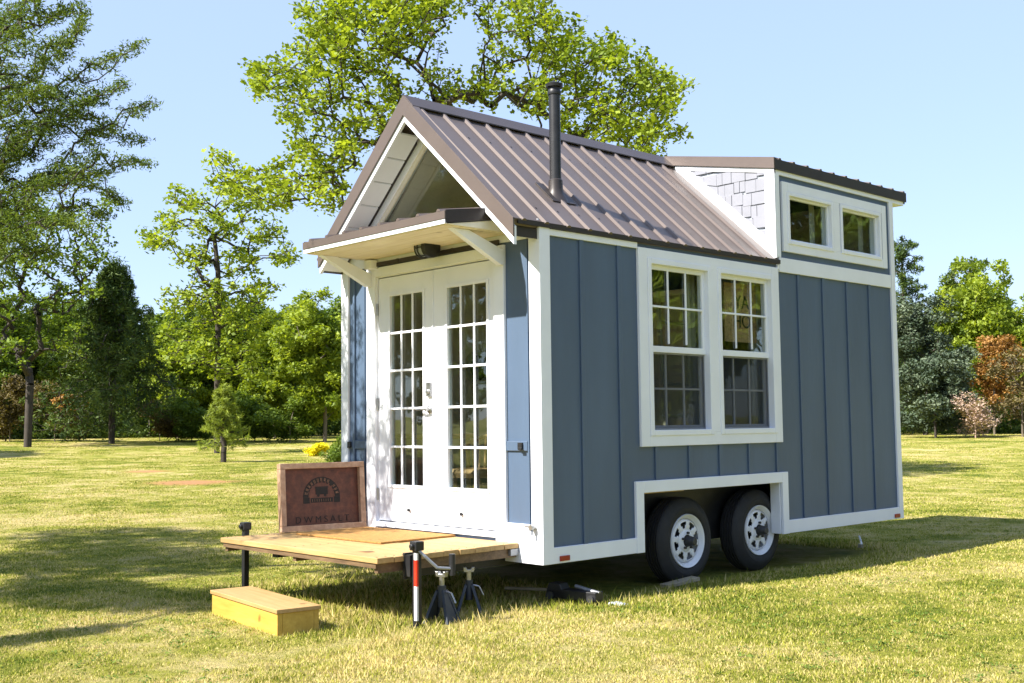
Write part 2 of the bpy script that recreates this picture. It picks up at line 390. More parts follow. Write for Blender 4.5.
# ------------------------------------------------ side windows (two double-hung)
def sash_bars(mb, x, y0, y1, z0, z1, cols, rows, w=.016, d=.012):
    for i in range(1, cols):
        y = y0+(y1-y0)*i/cols; mb.box(x-d, x, y-w/2, y+w/2, z0, z1)
    for i in range(1, rows):
        z = z0+(z1-z0)*i/rows; mb.box(x-d-.002, x+.002, y0, y1, z-w/2, z+w/2)
def ring(mb, x0, x1, y0, y1, z0, z1, w, wb=None):
    wb = wb or w
    mb.box(x0, x1, y0, y0+w, z0, z1); mb.box(x0, x1, y1-w, y1, z0, z1); mb.box(x0, x1, y0+w, y1-w, z1-w, z1); mb.box(x0, x1, y0+w, y1-w, z0, z0+wb)
mb = MB()
ring(mb, 0, .026, 1.062, 2.992, 1.132, 2.70, .105); mb.box(0, .026, 1.987, 2.083, 1.237, 2.595)
mb.build('window_surround', 'white', side, .003)
for i, (y0, y1, z0, z1) in enumerate(win):
    w = MB(); ring(w, -.085, .034, y0-.022, y1+.022, z0-.02, z1+.02, .045)
    wo = w.build('window', 'white', side, .004, label=('left' if i == 0 else 'right')+' white double-hung window beside the wheel arch')
    gy0, gy1 = y0+.045, y1-.045
    zm = 1.91
    w = MB(); ring(w, -.035, -.010, y0+.023, y1-.023, zm-.03, z1-.025, .036, .05); sash_bars(w, -.008, gy0, gy1, 1.95, 2.545, 3, 2)
    w.build('upper_sash', 'white', wo, .002)
    w = MB(); ring(w, -.068, -.042, y0+.023, y1-.023, z0+.025, zm+.02, .036); sash_bars(w, -.046, gy0, gy1, 1.295, 1.885, 3, 2)
    w.build('lower_sash', 'white', wo, .002)
    w = MB(); w.box(-.026, -.024, y0+.03, y1-.03, zm-.02, z1-.03); w.build('glass', 'glass', wo)
    w = MB(); w.box(-.058, -.056, y0+.03, y1-.03, z0+.03, zm+.01); w.build('glass', 'glass', wo)
    w = MB(); w.box(-.032, -.031, y0+.03, y1-.03, z0+.03, zm-.034); w.build('insect_screen', 'screen', wo)
    w = MB(); ring(w, -.034, -.026, y0+.024, y1-.024, z0+.026, zm-.032, .012); w.build('screen_frame', 'galv', wo)
# dormer windows
mb = MB(); ring(mb, 0, .026, 3.092, 4.962, 2.862, 3.508, .085); mb.box(0, .026, 3.955, 4.065, 2.947, 3.423)
mb.build('window_surround', 'white', side, .003)
mb = MB(); mb.box(0, .022, 3.0, 3.052, 2.802, TD-.13); mb.build('corner_trim', 'white', side, .003)
for i, (y0, y1, z0, z1) in enumerate(dwin):
    w = MB(); ring(w, -.085, .036, y0-.01, y1+.01, z0-.01, z1+.01, .035)
    wo = w.build('window', 'white', side, .004, label=('left' if i == 0 else 'right')+' small loft window under the dormer roof')
    w = MB(); ring(w, -.03, .0, y0+.026, y1-.026, z0+.026, z1-.026, .018); w.build('sash', 'white', wo, .002)
    w = MB(); w.box(-.02, -.018, y0+.03, y1-.03, z0+.03, z1-.03); w.build('glass', 'glass', wo)
    w = MB(); w.box(-.15, -.146, y1-.13, y1-.04, z0-.02, z1)
    w.build('curtain', 'curtain', wo)

# ------------------------------------------------ doors
mb = MB()
mb.box(-2.098, DX0-.012, -.026, 0, .46, 2.655); mb.box(DX2+.012, -.361, -.026, 0, .46, 2.655); mb.box(DX0-.012, DX2+.012, -.026, 0, DZ1+.012, 2.655)
mb.box(DX0-.03, DX0-.004, 0.0005, .1, .5, 2.59); mb.box(DX2+.004, DX2+.03, 0.0005, .1, .5, 2.59); mb.box(DX0-.004, DX2+.004, .0005, .1, DZ1+.005, 2.59)
build_each(mb, 'door_frame', 'white', front, .003)
mb = MB(); mb.box(DX0-.03, DX2+.03, -.029, .09, .485, .524); mb.build('sill', 'white', front, .003)
for i, (x0, x1, g0, g1) in enumerate([(DX0+.004, DX1-.003, -1.797, -1.352), (DX1+.003, DX2-.004, -1.05, -.577)]):
    d = MB(); y0, y1 = 0.004, .044; G0, G1 = .83, 2.40
    d.box(x0, g0, y0, y1, DZ0, DZ1-.004); d.box(g1, x1, y0, y1, DZ0, DZ1-.004); d.box(g0, g1, y0, y1, DZ0, G0); d.box(g0, g1, y0, y1, G1, DZ1-.004)
    do = d.build('door', 'white', front, .002, label=('left' if i == 0 else 'right')+' white glazed door leaf'+(' with lever handle' if i == 0 else ''))
    d = MB()
    d.box(g0-.022, g0+.004, -.006, y0, G0-.022, G1+.022); d.box(g1-.004, g1+.022, -.006, y0, G0-.022, G1+.022); d.box(g0+.004, g1-.004, -.006, y0, G1-.004, G1+.022); d.box(g0+.004, g1-.004, -.006, y0, G0-.022, G0+.004)
    d.build('glazing_bead', 'white', do, .003)
    d = MB()
    for k in (1, 2): xx = g0+(g1-g0)*k/3; d.box(xx-.009, xx+.009, .004, .016, G0, G1)
    for k in range(1, 5): zz = G0+(G1-G0)*k/5; d.box(g0, g1, .002, .018, zz-.009, zz+.009)
    d.build('muntin', 'white', do, .002)
    d = MB(); d.box(g0, g1, .021, .024, G0, G1); d.build('glass', 'glass', do)
    d = MB(); d.lathe(((x0+x1)/2+(-.03 if i else .05), -.0, .635), (0, -1, 0), [(0, .010), (.008, .014), (.016, .013), (.02, 0)], 12); d.build('door_stop', 'black_metal', do, 0, True)
    if i == 0:
        d = MB(); hx = -1.272; d.lathe((hx, .004, 1.445), (0, -1, 0), [(0, .03), (.012, .032), (.02, .014), (.05, .013), (.055, 0)], 16); d.path([(hx, -.045, 1.445), (hx-.05, -.05, 1.447), (hx-.115, -.048, 1.442)], .009)
        d.build('handle', 'steel', do, 0, True)
        d = MB(); d.box(hx-.028, hx+.028, -.018, .004, 1.545, 1.66); d.lathe((hx, -.018, 1.585), (0, -1, 0), [(0, .02), (.012, .018), (.014, 0)], 14); d.build('keypad_lock', 'steel', do, .004)
        d = MB()
        for zz in (.75, 1.5, 2.3): d = MB(); d.tube((x0-.004, -.008, zz-.05), (x0-.004, -.008, zz+.05), .008); d.build('hinge', 'steel', do)
        d = MB(); d.box(DX1-.006, DX1+.006, -.008, .004, DZ0, DZ1-.006); d.build('astragal', 'white', do, .002)

# ------------------------------------------------ gable window and gable trims
def gz_in(inset): # triangle in the gable plane
    h = inset*math.sqrt(1+SL*SL); return h
outer = [(-W+.02, 2.80), (-.02, 2.80), (XR, 2.80+(W/2-.02)*SL)]
def inner(side_in, base): 
    ztop = 2.80+(W/2-.02)*SL-side_in*math.sqrt(1+SL*SL)
    hw = (ztop-base)/SL; return [(XR-hw, base), (XR+hw, base), (XR, ztop)]
I = inner(.155, 2.95)
mb = MB()
for a in range(3):
    b = (a+1) % 3; mb.prism([outer[a], outer[b], I[b], I[a]], 'y', -.02, .06)
gw = mb.build('gable_window', 'white', H, 0, label='triangular window in the front gable')
I2 = inner(.150, 2.945)
mb = MB(); mb.prism(I2, 'y', .012, .016); mb.build('glass', 'glass', gw)
I3 = inner(.195, 2.98)
mb = MB()
for a in range(3):
    b = (a+1) % 3; mb.prism([I2[a], I2[b], I3[b], I3[a]], 'y', -.008, .010)
mb.build('sash', 'cream', gw)

# ------------------------------------------------ roof
roof_p = MB()
YF, YBK = -.27, YD+.03
for sx in (1, -1):
    e = (0.03, ZE-.02) if sx == 1 else (-W-.03, ZE-.02)
    roof_p.slab((XR, ZR-.002), e, YF, YBK, .05)
roof = roof_p.build('roof', 'brown_metal', H)
n = Vector((SL, 1)).normalized()
def rib(mb, A, B, y, w=.027, h=.018, sgn=1):
    """trapezoid rib from A to B ((x,z) on the sheet) centred at y"""
    d = Vector((B[0]-A[0], B[1]-A[1])).normalized(); nn = Vector((-d.y, d.x)); nn = nn if nn.y > 0 else -nn
    vs = []
    for P in (A, B):
        for yy, hh in ((-w, 0), (-w*.4, h), (w*.4, h), (w, 0)): vs.append((P[0]+nn.x*hh, y+yy, P[1]+nn.y*hh))
    mb.add(vs, [(0, 1, 5, 4), (1, 2, 6, 5), (2, 3, 7, 6), (4, 5, 6, 7), (3, 2, 1, 0), (0, 4, 7, 3)])
def on_slope(t, up=.0005): # t metres (horizontal) down from the ridge, right slope
    return (XR+t, ZR-.002-t*((ZR-ZE+.018)/(0.03-XR))+up)
mb = MB()
ys = [.043+.2286*k for k in range(-1, 13)]
for y in ys:
    rib(mb, on_slope(.05), on_slope(0.03-XR+.004), y)
    q = lambda p: (2*XR-p[0], p[1]); rib(mb, q(on_slope(.05)), q(on_slope(0.03-XR+.004)), y)
build_each(mb, 'roof_rib', 'brown_metal', roof)
mb = MB()
for y in ys[1:]:
    for t in (.35, 1.1):
        p = on_slope(t); mb.lathe((p[0], y+.05, p[1]), (n.x, 0, n.y), [(0, .009), (.005, .008), (.007, 0)], 6)
build_each(mb, 'roof_screw', 'dark_metal', roof)
# ridge cap
mb = MB(); c1 = [(XR-.115, ZR+.035-.115*SL), (XR, ZR+.040), (XR+.115, ZR+.035-.115*SL), (XR+.115, ZR+.025-.115*SL), (XR, ZR+.03), (XR-.115, ZR+.025-.115*SL)]
mb.prism(c1, 'y', YF-.01, YBK-.02); mb.build('ridge_cap', 'ridge', roof, 0)
# rake trim, white barge and soffit, each side
for sx, lab in ((1, 'right rake'), (-1, 'left rake')):
    X = lambda x: x if sx == 1 else 2*XR-x
    ex = .035 if sx == 1 else -.02; ez = ZR-.002-(ex-XR)*((ZR-ZE+.018)/(0.03-XR))
    up = .010
    hh = .100*math.sqrt(1+SL*SL)
    mb = MB(); mb.prism([(X(XR), ZR+up+.02), (X(ex), ez+up+.0), (X(ex), ez+up-hh), (X(XR), ZR+up-hh+.0)], 'y', YF-.022, YF-.008)
    mb.prism([(X(XR), ZR+up+.022), (X(ex), ez+up+.002), (X(ex), ez+up-.006), (X(XR), ZR+up+.014)], 'y', YF-.021, YF+.05)
    mb.build('rake_trim', 'brown_metal', roof, label=lab+' trim')
    h2 = .038*math.sqrt(1+SL*SL)
    mb = MB(); mb.prism([(X(XR), ZR+up-.055), (X(ex-.01), ez+up-.055), (X(ex-.01), ez+up-hh-h2), (X(XR), ZR+up-hh-h2)], 'y', YF-.007, YF+.02)
    mb.build('barge_board', 'white', roof, 0)
    # soffit boards under the overhang
    mb = MB(); T = (.0-XR)-.02; k = 6
    for j in range(k):
        t0, t1 = .10+(T-.10)*j/k, .10+(T-.10)*(j+1)/k-.012
        p0, p1 = on_slope(t0), on_slope(t1); off = .145
        mb.prism([(X(p0[0]), p0[1]-off), (X(p1[0]), p1[1]-off), (X(p1[0]), p1[1]-off-.014), (X(p0[0]), p0[1]-off-.014)], 'y', YF+.022, -.055)
    mb.build('soffit', 'white', roof, .002)
    mb = MB(); p0, p1 = on_slope(.16), on_slope(T+.02); mb.prism([(X(p0[0]), p0[1]-.07), (X(p1[0]), p1[1]-.07), (X(p1[0]), p1[1]-.143), (X(p0[0]), p0[1]-.143)], 'y', YF+.021, -.023)
    mb.build('rafter_infill', 'dark_metal', roof)
    # eave fascia
    mb = MB(); xa, xb = (.018, .034) if sx == 1 else (-W-.034, -W-.018)
    mb.box(xa, xb, YF+.03, 3.018, 2.737, ZE-.012)
    mb.build('eave_fascia', 'dark_metal', roof)
# dormer roof
DY1 = L+.281
DSL = .19
mb = MB()
dr_top = TD+(0.02-XR)*DSL
mb.prism([(.02, TD), (XR, dr_top), (-W-.02, TD), (-W-.02, TD-.03), (XR, dr_top-.035), (.02, TD-.03)], 'y', YD-.025, DY1)
droof = mb.build('dormer_roof', 'brown_metal', H)
mb = MB()
for k in range(11):
    y = YD+.07+.2286*k
    rib(mb, (XR, dr_top+.0005), (.024, TD+.0005), y, .028, .02); rib(mb, (XR, dr_top+.0005), (-W-.024, TD+.0005), y, .028, .02)
build_each(mb, 'roof_rib', 'brown_metal', droof)
mb = MB(); mb.box(.021, .034, YD-.026, DY1+.01, TD-.095, TD+.002); mb.build('fascia', 'dark_metal', droof)
mb = MB(); mb.box(-W-.034, -W-.021, YD-.026, DY1+.01, TD-.095, TD+.002); mb.build('fascia', 'dark_metal', droof)
mb = MB()
mb.prism([(.032, TD+.014), (XR, dr_top+.016), (XR, dr_top-.075), (.032, TD-.088)], 'y', YD-.040, YD-.027)
mb.prism([(.032, TD+.014), (XR, dr_top+.016), (XR, dr_top+.010), (.032, TD+.008)], 'y', YD-.039, YD+.03)
mb.build('fascia', 'brown_metal', droof, label='brown front edge trim of the dormer roof')
mb = MB(); mb.prism([(.02, TD-.032), (XR, dr_top-.037), (XR, dr_top-.12), (.02, TD-.115)], 'y', DY1-.02, DY1); mb.build('fascia', 'dark_metal', droof)
mb = MB(); mb.box(.0005, .020, YD+.0, DY1-.03, TD-.135, TD-.031); mb.box(-W, .0, L+.001, DY1-.03, TD-.135, TD-.12); build_each(mb, 'frieze_board', 'white', droof, .002)
# dormer cheek, shingled, facing the front
def slope_z(x): return ZR-.002-(x-XR)*((ZR-ZE+.018)/(0.03-XR))
for sx, lab in ((1, 'right dormer cheek'), (-1, 'left dormer cheek')):
    X = lambda x: x if sx == 1 else 2*XR-x
    xi = XR+.10
    tz = lambda x: TD-.03+(0.02-x)*DSL
    mb = MB(); mb.prism([(X(-.002), slope_z(0)-.05), (X(-.002), tz(0)), (X(xi), tz(xi)), (X(xi), slope_z(xi)-.05)], 'y', YD+.001, YD+.06)
    ck = mb.build('cheek_wall', 'grey_box', H, label=lab)
    mb = MB(); 
    mb.box(*sorted((X(-.085), X(.020))), YD-.024, YD, slope_z(.0)+.0, tz(0)-.06)
    mb.prism([(X(.020), tz(0)-.06), (X(xi), tz(xi)-.05), (X(xi), tz(xi)-.095), (X(.020), tz(0)-.10)], 'y', YD-.022, YD)
    x3 = XR+.26; mb.prism([(X(-.084), slope_z(-.084)+.0), (X(xi), slope_z(xi)+.0), (X(xi), tz(xi)-.06), (X(x3), slope_z(x3)+.115), (X(-.084), slope_z(-.084)+.125)], 'y', YD-.023, YD)
    mb.build('cheek_trim', 'white', ck, 0)
    # staggered shingles
    rs = random.Random(3); sh = MB(); z = slope_z(0)+.03; row = 0
    while z < TD+.1:
        x = -.082
        while x > XR+.2:
            x1 = x-rs.uniform(.06, .16); th = rs.uniform(.006, .014); xe = x1+.004; dz = rs.choice((0, 0, .02))
            ba, bb = max(z+dz, slope_z(x)+.10), max(z+dz, slope_z(xe)+.10); ta, tb = min(z+.112+dz, tz(x)-.085), min(z+.112+dz, tz(xe)-.085)
            if tb > bb+.004 or ta > ba+.03:
                if tb < bb: tb = bb+.002
                sh.prism([(X(x), ba), (X(xe), bb), (X(xe), tb), (X(x), ta)], 'y', YD-th-.004, YD+.004)
            x = x1
        z += .122; row += 1
    sh.build('shingle', 'shingle', ck, .002)
# stove pipe
px, py = -.345, .525; pz = slope_z(px)
mb = MB(); mb.lathe((px, py, pz-.05), (0, 0, 1), [(0, .045), (.86, .045), (.86, .043)], 20); mb.tube((px, py, pz-.02), (px, py, pz+.80), .044, n=20)
sp = mb.build('stove_pipe', 'black_metal', H, 0, True)
mb = MB(); mb.lathe((px, py, pz+.79), (0, 0, 1), [(0, .05), (.02, .055), (.035, .05), (.04, .048), (.06, .048), (.06, .066), (.085, .070), (.10, .04), (.105, 0)], 20); mb.build('cap', 'black_metal', sp, 0, True)
mb = MB(); mb.lathe((px, py, pz-.08), (0, 0, 1), [(0, .11), (.05, .085), (.075, .068), (.12, .058), (.19, .055), (.20, .046)], 20); mb.build('pipe_boot', 'dark_metal', sp, 0, True)
mb = MB(); mb.prism([(py-.13, 0), (py+.13, 0), (py+.13, 0.006), (py-.13, .006)], 'x', -.13, .13)
ang = math.atan((ZR-ZE+.018)/(0.03-XR)); mt = Matrix.Translation((px, 0, pz+.004))@Matrix.Rotation(ang, 4, 'Y')
mb.v = [tuple(mt@Vector(v)) for v in mb.v]; mb.build('pipe_flashing', 'dark_metal', sp)

# ------------------------------------------------ door canopy
KX0, KX1, KY, KZ = -2.095, -.285, -.645, 2.829
kslope = (2.93-KZ)/-KY
mb = MB(); mb.prism([(KY, KZ-.004), (-.021, 2.922), (-.021, 2.90), (KY, KZ-.03)], 'x', KX0, KX1)
can = mb.build('canopy', 'brown_metal', H, label='small lean-to canopy over the doors')
mb = MB()
for k in range(8):
    x = KX0+.10+.235*k
    vs = []
    for (yy, zz) in ((KY-.012, KZ-.004), (-.022, 2.923)):
        for dx, dz in ((-.024, 0), (-.01, .018), (.01, .018), (.024, 0)): vs.append((x+dx, yy, zz+dz))
    mb.add(vs, [(0, 1, 5, 4), (1, 2, 6, 5), (2, 3, 7, 6), (4, 5, 6, 7), (3, 2, 1, 0), (0, 4, 7, 3)])
build_each(mb, 'roof_rib', 'brown_metal', can)
mb = MB(); mb.box(KX0-.008, KX1+.008, KY-.012, KY, KZ-.062, KZ-.006); mb.build('fascia', 'brown_metal', can)
mb = MB(); mb.box(KX0-.002, KX1+.002, KY-.006, KY+.015, KZ-.095, KZ-.063); mb.build('fascia', 'white', can, label='white board under the front edge of the canopy')
for xx in (KX1, KX0-.009):
    mb = MB(); mb.prism([(KY, KZ+.002), (-.023, 2.926), (-.023, 2.835), (KY, KZ-.092)], 'x', xx, xx+.009); mb.build('shade_toned_side_trim', 'dark_metal', can)  # canopy's brown metal sides, with their shade put into a darker colour
mb = MB(); mb.prism([(KY+.016, KZ-.095), (-.024, 2.833), (-.024, KZ-.095)], 'x', KX1-.02, KX1-.001); mb.prism([(KY+.016, KZ-.095), (-.024, 2.833), (-.024, KZ-.095)], 'x', KX0+.001, KX0+.02); build_each(mb, 'side_board', 'cream', can)
mb = MB(); ysf = np.linspace(KY+.016, -.024, 5)
for k in range(4): mb.box(KX0+.021, KX1-.021, ysf[k]+.001, ysf[k+1]-.002, KZ-.102, KZ-.088)
mb.build('soffit', 'pine_soffit', can, .002)
mb = MB(); mb.box(-2.06, -.40, -.040, -.0265, 2.66, 2.695); mb.build('ledger_strip', 'dark_metal', can)
mb = MB()
for k in range(5): mb.box(-2.0+.35*k, -1.97+.35*k, -.043, -.0405, 2.66, 2.697)
build_each(mb, 'ledger_clip', 'dark_metal', can)
for x in (-.375, -2.05):
    mb = MB(); mb.prism([(-.53, 2.726), (-.37, 2.726), (-.027, 2.61), (-.027, 2.50), (-.06, 2.50)], 'x', x-.027, x+.027)
    mb.build('bracket', 'white', can, .003)
mb = MB(); mb.prism([(-.022, 2.928), (-.25, 2.893), (-.022, 3.0)], 'x', KX1-.16, KX1-.01); mb.build('flashing', 'white', can)
mb = MB(); mb.box(-2.02, -1.93, -.10, -.0265, 2.64, 2.715); mb.build('junction_box', 'white', can, .004)
# bulkhead lamp
lx, ly, lz = -1.13, -.16, 2.705
mb = MB(); mb.lathe((lx+.045, ly, lz), (1, 0, 0), [(0, .0), (0, .062), (.03, .062), (.035, .055), (.036, 0)], 20)
BLV = 1.35
mb.v = [(lx+(a-lx)*BLV, ly+(b-ly)*BLV, lz+(c-lz)*BLV) for a, b, c in mb.v]
bl = mb.build('bulkhead_lamp', 'black_metal', can, 0, True)
mb = MB(); mb.lathe((lx+.045, ly, lz), (-1, 0, 0), [(0, .05), (.06, .048), (.09, .038), (.105, .0)], 16); mb.v = [(lx+(a-lx)*BLV, ly+(b-ly)*BLV, lz+(c-lz)*BLV) for a, b, c in mb.v]; mb.build('lamp_glass', 'grey_box', bl, 0, True)
mb = MB()
for a in range(6):
    t = a*math.pi/3; c, s_ = math.cos(t), math.sin(t)
    mb.path([(lx+.045, ly+.056*c, lz+.056*s_), (lx-.02, ly+.054*c, lz+.054*s_), (lx-.055, ly+.03*c, lz+.03*s_), (lx-.065, ly, lz)], .004, 6)
for r_, xo in ((.056, .0), (.05, -.03)):
    mb.path([(lx+xo, ly+r_*math.cos(t), lz+r_*math.sin(t)) for t in np.linspace(0, 2*math.pi, 17)], .004, 6)
mb.v = [(lx+(a-lx)*BLV, ly+(b-ly)*BLV, lz+(c-lz)*BLV) for a, b, c in mb.v]; mb.build('lamp_cage', 'black_metal', bl)

# ------------------------------------------------ trailer, floor and interior shell
mb = MB(); mb.box(-W+.11, -.11, .11, .77, .44, .52); mb.box(-W+.37, -.37, .7705, 3.27, .44, .52); mb.box(-W+.11, -.11, 3.2705, L-.11, .44, .52); fl = mb.build('floor', 'inner_floor', H)
mb = MB(); mb.box(-W+.1, -.1, .0, .77, ZB+.06, .435); mb.box(-W+.37, -.37, .7705, 3.27, ZB+.06, .435); mb.box(-W+.1, -.1, 3.2705, L, ZB+.06, .435)
mb.build('subfloor', 'ply', fl)
mb = MB()
for x in (-.42, -W+.35): mb.box(x-.04, x+.04, -.9, L-.05, ZB-.03, ZB+.055)
for y in (.1, .9, 3.2, 4.1, L-.1): mb.box(-W+.12, -.12, y-.03, y+.03, ZB-.02, ZB+.05)
ch = mb.build('chassis', 'black_metal', H)
mb = MB(); mb.box(-.36, -.34, arch[0]-.3, arch[1]+.3, ZB-.02, .86); mb.box(-.36, -.10, arch[0]-.3, arch[1]+.3, .86, .88); mb.box(-.34, -.10, arch[0]-.31, arch[0]-.29, ZB, .86); mb.box(-.34, -.10, arch[1]+.29, arch[1]+.31, ZB, .86)
mb.build('wheel_well', 'black_metal', ch)
mb = MB(); mb.box(-.30, -.12, 1.02, 1.75, .755, .775); mb.build('fender_board', 'ply', ch)
mb = MB(); mb.box(-W+.34, -W+.36, arch[0]-.3, arch[1]+.3, ZB-.02, .86); mb.box(-W+.1, -W+.36, arch[0]-.3, arch[1]+.3, .86, .88); mb.build('wheel_well', 'black_metal', ch)
# inner lining (lets the rooms read dark and warm through the glass)
mb = MB(); mb.box(-W+.101, -W+.115, .12, L-.12, .52, 2.75); mb.box(-W+.12, -.12, L-.115, L-.101, .52, 3.6)
mb.box(-W+.12, -.12, 2.9, L-.12, 2.55, 2.6)
mb.box(-W+.12, -1.1, 3.3, 3.34, .52, 2.55)
mb.slab((XR, ZR-.10), (-.12, ZE-.12), .105, 3.0, .02); mb.slab((XR, ZR-.10), (-W+.12, ZE-.12), .105, 3.0, .02)
mb.build('inner_lining', 'inner', H)

# ------------------------------------------------ wheels
WR, TR, TW = .215, .356, .215
def wheel(y, xo, s):
    """s=+1: outer face towards +x"""
    # tyre
    mb = MB(); w = TW
    prof = [(-w, .20), (-w-.004, .24), (-w+.01, .30), (-w+.03, TR-.012), (-w+.045, TR-.002)]
    t = -w+.045
    for k in range(4):
        a = -w+.05+k*(w-.10)/4; b = a+(w-.10)/4
        prof += [(a, TR), (b-.010, TR), (b-.008, TR-.012), (b-.002, TR-.012)]
    prof += [(-.05, TR), (-.045, TR-.002), (-.03, TR-.014), (-.012, .305), (.0, .285), (.0, .278), (.003, .275), (.003, .245), (-.002, .235), (-.012, WR+.008), (-.02, WR-.008)]
    mb.lathe((0, 0, 0), (s, 0, 0), prof, 64)
    ty = mb
    # rim: barrel + spoked disc with eight windows
    rm = MB()
    rm.lathe((0, 0, 0), (s, 0, 0), [(-w, .195), (-.06, .185), (-.035, .188), (-.022, .200), (-.010, .2065), (-.004, WR), (-.010, WR+.001), (-.02, WR-.004)], 64)
    nseg = 64; ax = Vector((s, 0, 0)); u = Vector((0, 1, 0)); v = Vector((0, 0, 1))
    def P(o, r, t): return Vector((s*o, r*math.cos(t), r*math.sin(t)))
    rings = [(-.050, .187), (-.034, .170), (-.020, .160), (-.020, .130), (-.022, .103), (-.026, .092), (-.012, .072), (-.010, .052), (-.012, .050)]
    vs = [P(o, r, 2*math.pi*i/nseg) for (o, r) in rings for i in range(nseg)]
    fs = []
    for k in range(len(rings)-1):
        for i in range(nseg):
            hole = (i % 8) in (0, 1, 2) or ((i % 8) == 3 and False)
            if (k == 2 and (i % 8) in (0, 1, 2, 3, 4)) or (k == 3 and (i % 8) in (1, 2, 3)): continue
            fs.append((k*nseg+i, k*nseg+(i+1) % nseg, (k+1)*nseg+(i+1) % nseg, (k+1)*nseg+i))
    rm.add(vs, fs)
    hb = MB(); hb.lathe((0, 0, 0), (s, 0, 0), [(-.15, .08), (-.03, .08), (-.02, .045), (.02, .043), (.045, .038), (.05, .034), (.065, .032), (.07, .026), (.07, 0)], 20)
    for k in range(5):
        t = 2*math.pi*k/5+.3; c = P(-.012, .066, t); hb.tube(c, c+Vector((s*.02, 0, 0)), .011, n=6)
    bk = MB(); bk.lathe((0, 0, 0), (s, 0, 0), [(-.15, 0), (-.15, .14), (-.09, .14), (-.085, .10), (-.085, 0)], 24)
    dx = MB(); 
    root = ty.build('wheel', 'tyre', H, 0, True)
    root.location = (xo, y, .345 if y < 2 else .360)
    for m_, nme, mat in ((rm, 'rim', 'rim'), (hb, 'hub', 'hub'), (bk, 'brake_drum', 'hub')):
        o = m_.build(nme, mat, root, 0, True)
        if nme == 'rim':
            sd = o.modifiers.new('thick', 'SOLIDIFY'); sd.thickness = .004
    return root
for y in (1.775, 2.79):
    wheel(y, -.105, 1)
    wheel(y, -W+.105, -1)
    mb = MB(); mb.box(-W+.3, -.3, y-.03, y+.03, .30, .36); mb.build('axle', 'black_metal', ch)

# ------------------------------------------------ porch deck (fold-down)
DKX0, DKX1, DKY, DKZ = -2.285, -.228, -1.285, .462
npl = 9; pw = (-.022-DKY)/npl
rs = random.Random(5)
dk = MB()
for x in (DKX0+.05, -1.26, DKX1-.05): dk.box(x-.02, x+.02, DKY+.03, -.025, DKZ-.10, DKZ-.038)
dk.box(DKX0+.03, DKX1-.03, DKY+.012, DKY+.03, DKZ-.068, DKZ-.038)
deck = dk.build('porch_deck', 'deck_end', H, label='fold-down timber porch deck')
for k in range(npl):
    y0 = DKY+pw*k; mb = MB(); j = rs.uniform(-.006, .006)
    mb.box(DKX0+rs.uniform(-.008, .008), DKX1+j, y0+.002, y0+pw-.003, DKZ-.036+rs.uniform(0, .001), DKZ+rs.uniform(-.0015, .0015))
    mb.build('plank', 'deck', deck, .003)
mb = MB()
for k in range(npl):
    for x in (DKX0+.05, -1.26, DKX1-.05):
        for f_ in (.25, .75): mb.lathe((x, DKY+pw*(k+f_), DKZ+.0018), (0, 0, 1), [(0, .006), (.0012, .0055), (.0014, 0)], 6)
build_each(mb, 'deck_screw', 'dark_metal', deck)
mb = MB(); mb.box(DKX1-.03, DKX1-.004, -.10, -.03, DKZ-.085, DKZ-.04); mb.build('deck_hinge', 'galv', deck)
# hitch-end stabiliser jacks at the deck's corners
def corner_jack(x, y, marked):
    t = MB(); t.box(x-.022, x+.022, y-.022, y+.022, .0, .52 if marked else .55)
    j = t.build('stabiliser_jack', 'black_metal', H, .003, label='black stabiliser post '+('with red and white reflective tape' if marked else 'beyond the left deck corner'))
    t = MB(); t.box(x-.035, x+.035, y-.035, y+.035, .50, .56); t.lathe((x+.0, y-.035, .53), (0, -1, 0), [(0, .02), (.02, .018), (.022, 0)], 10); t.build('jack_head', 'black_metal', j, .006)
    t = MB(); t.box(x-.05, x+.05, y-.05, y+.05, .0, .01); t.build('foot_plate', 'black_metal', j)
    if marked:
        t = MB(); a, b = .024, .0235
        def band(z0, z1): q = MB(); q.box(x-.002, x+a, y-a, y-.008, z0, z1); return q
        band(.44, .485).build('tape', 'tape', j); band(.27, .44).build('tape', 'red', j); band(.05, .27).build('tape', 'tape', j)
        t.path([(x+.02, y, .50), (x+.05, y+.03, .46), (x+.09, y+.10, .385), (x+.12, y+.19, .375)], .011); t.build('crank_arm', 'galv', j, 0, True)
        t = MB(); t.tube((x+.12, y+.20, .33), (x+.12, y+.20, .47), .021); t.build('crank_grip', 'black_metal', j, 0, True)
        t = MB(); t.box(x-.08, x-.03, y-.035, y+.02, .33, .47); t.box(x-.1, x-.08, y-.04, y+.03, .31, .48); t.build('mount_bracket', 'black_metal', j)
    return j
corner_jack(-.135, -1.03, True)
corner_jack(-2.36, -1.02, False)

# ================================================================== interior things
def simple(name, mb, mat, label, cat, group=None, **k):
    return tag(mb.build(name, mat, None, **k), label, cat, group)
# curtains inside the tall windows
for i, y in enumerate((1.93, 2.84)):
    mb = MB(); pts = []; n = 24
    for k in range(n+1):
        t = k/n; pts.append((-.17+.018*math.sin(t*26), y-.02+.30*t))
    for k in range(n): 
        a, b = pts[k], pts[k+1]
        mb.add([(a[0], a[1], .95), (b[0], b[1], .95), (b[0], b[1], 2.62), (a[0], a[1], 2.62), (a[0]-.004, a[1], .95), (b[0]-.004, b[1], .95), (b[0]-.004, b[1], 2.62), (a[0]-.004, a[1], 2.62)], [(0,1,2,3),(7,6,5,4),(3,2,6,7),(0,4,5,1)])
    simple('curtain', mb, 'curtain', 'pale linen curtain hanging inside the '+('left' if i == 0 else 'right')+' tall side window', 'curtain', 'curtains in the side windows', smooth=True)
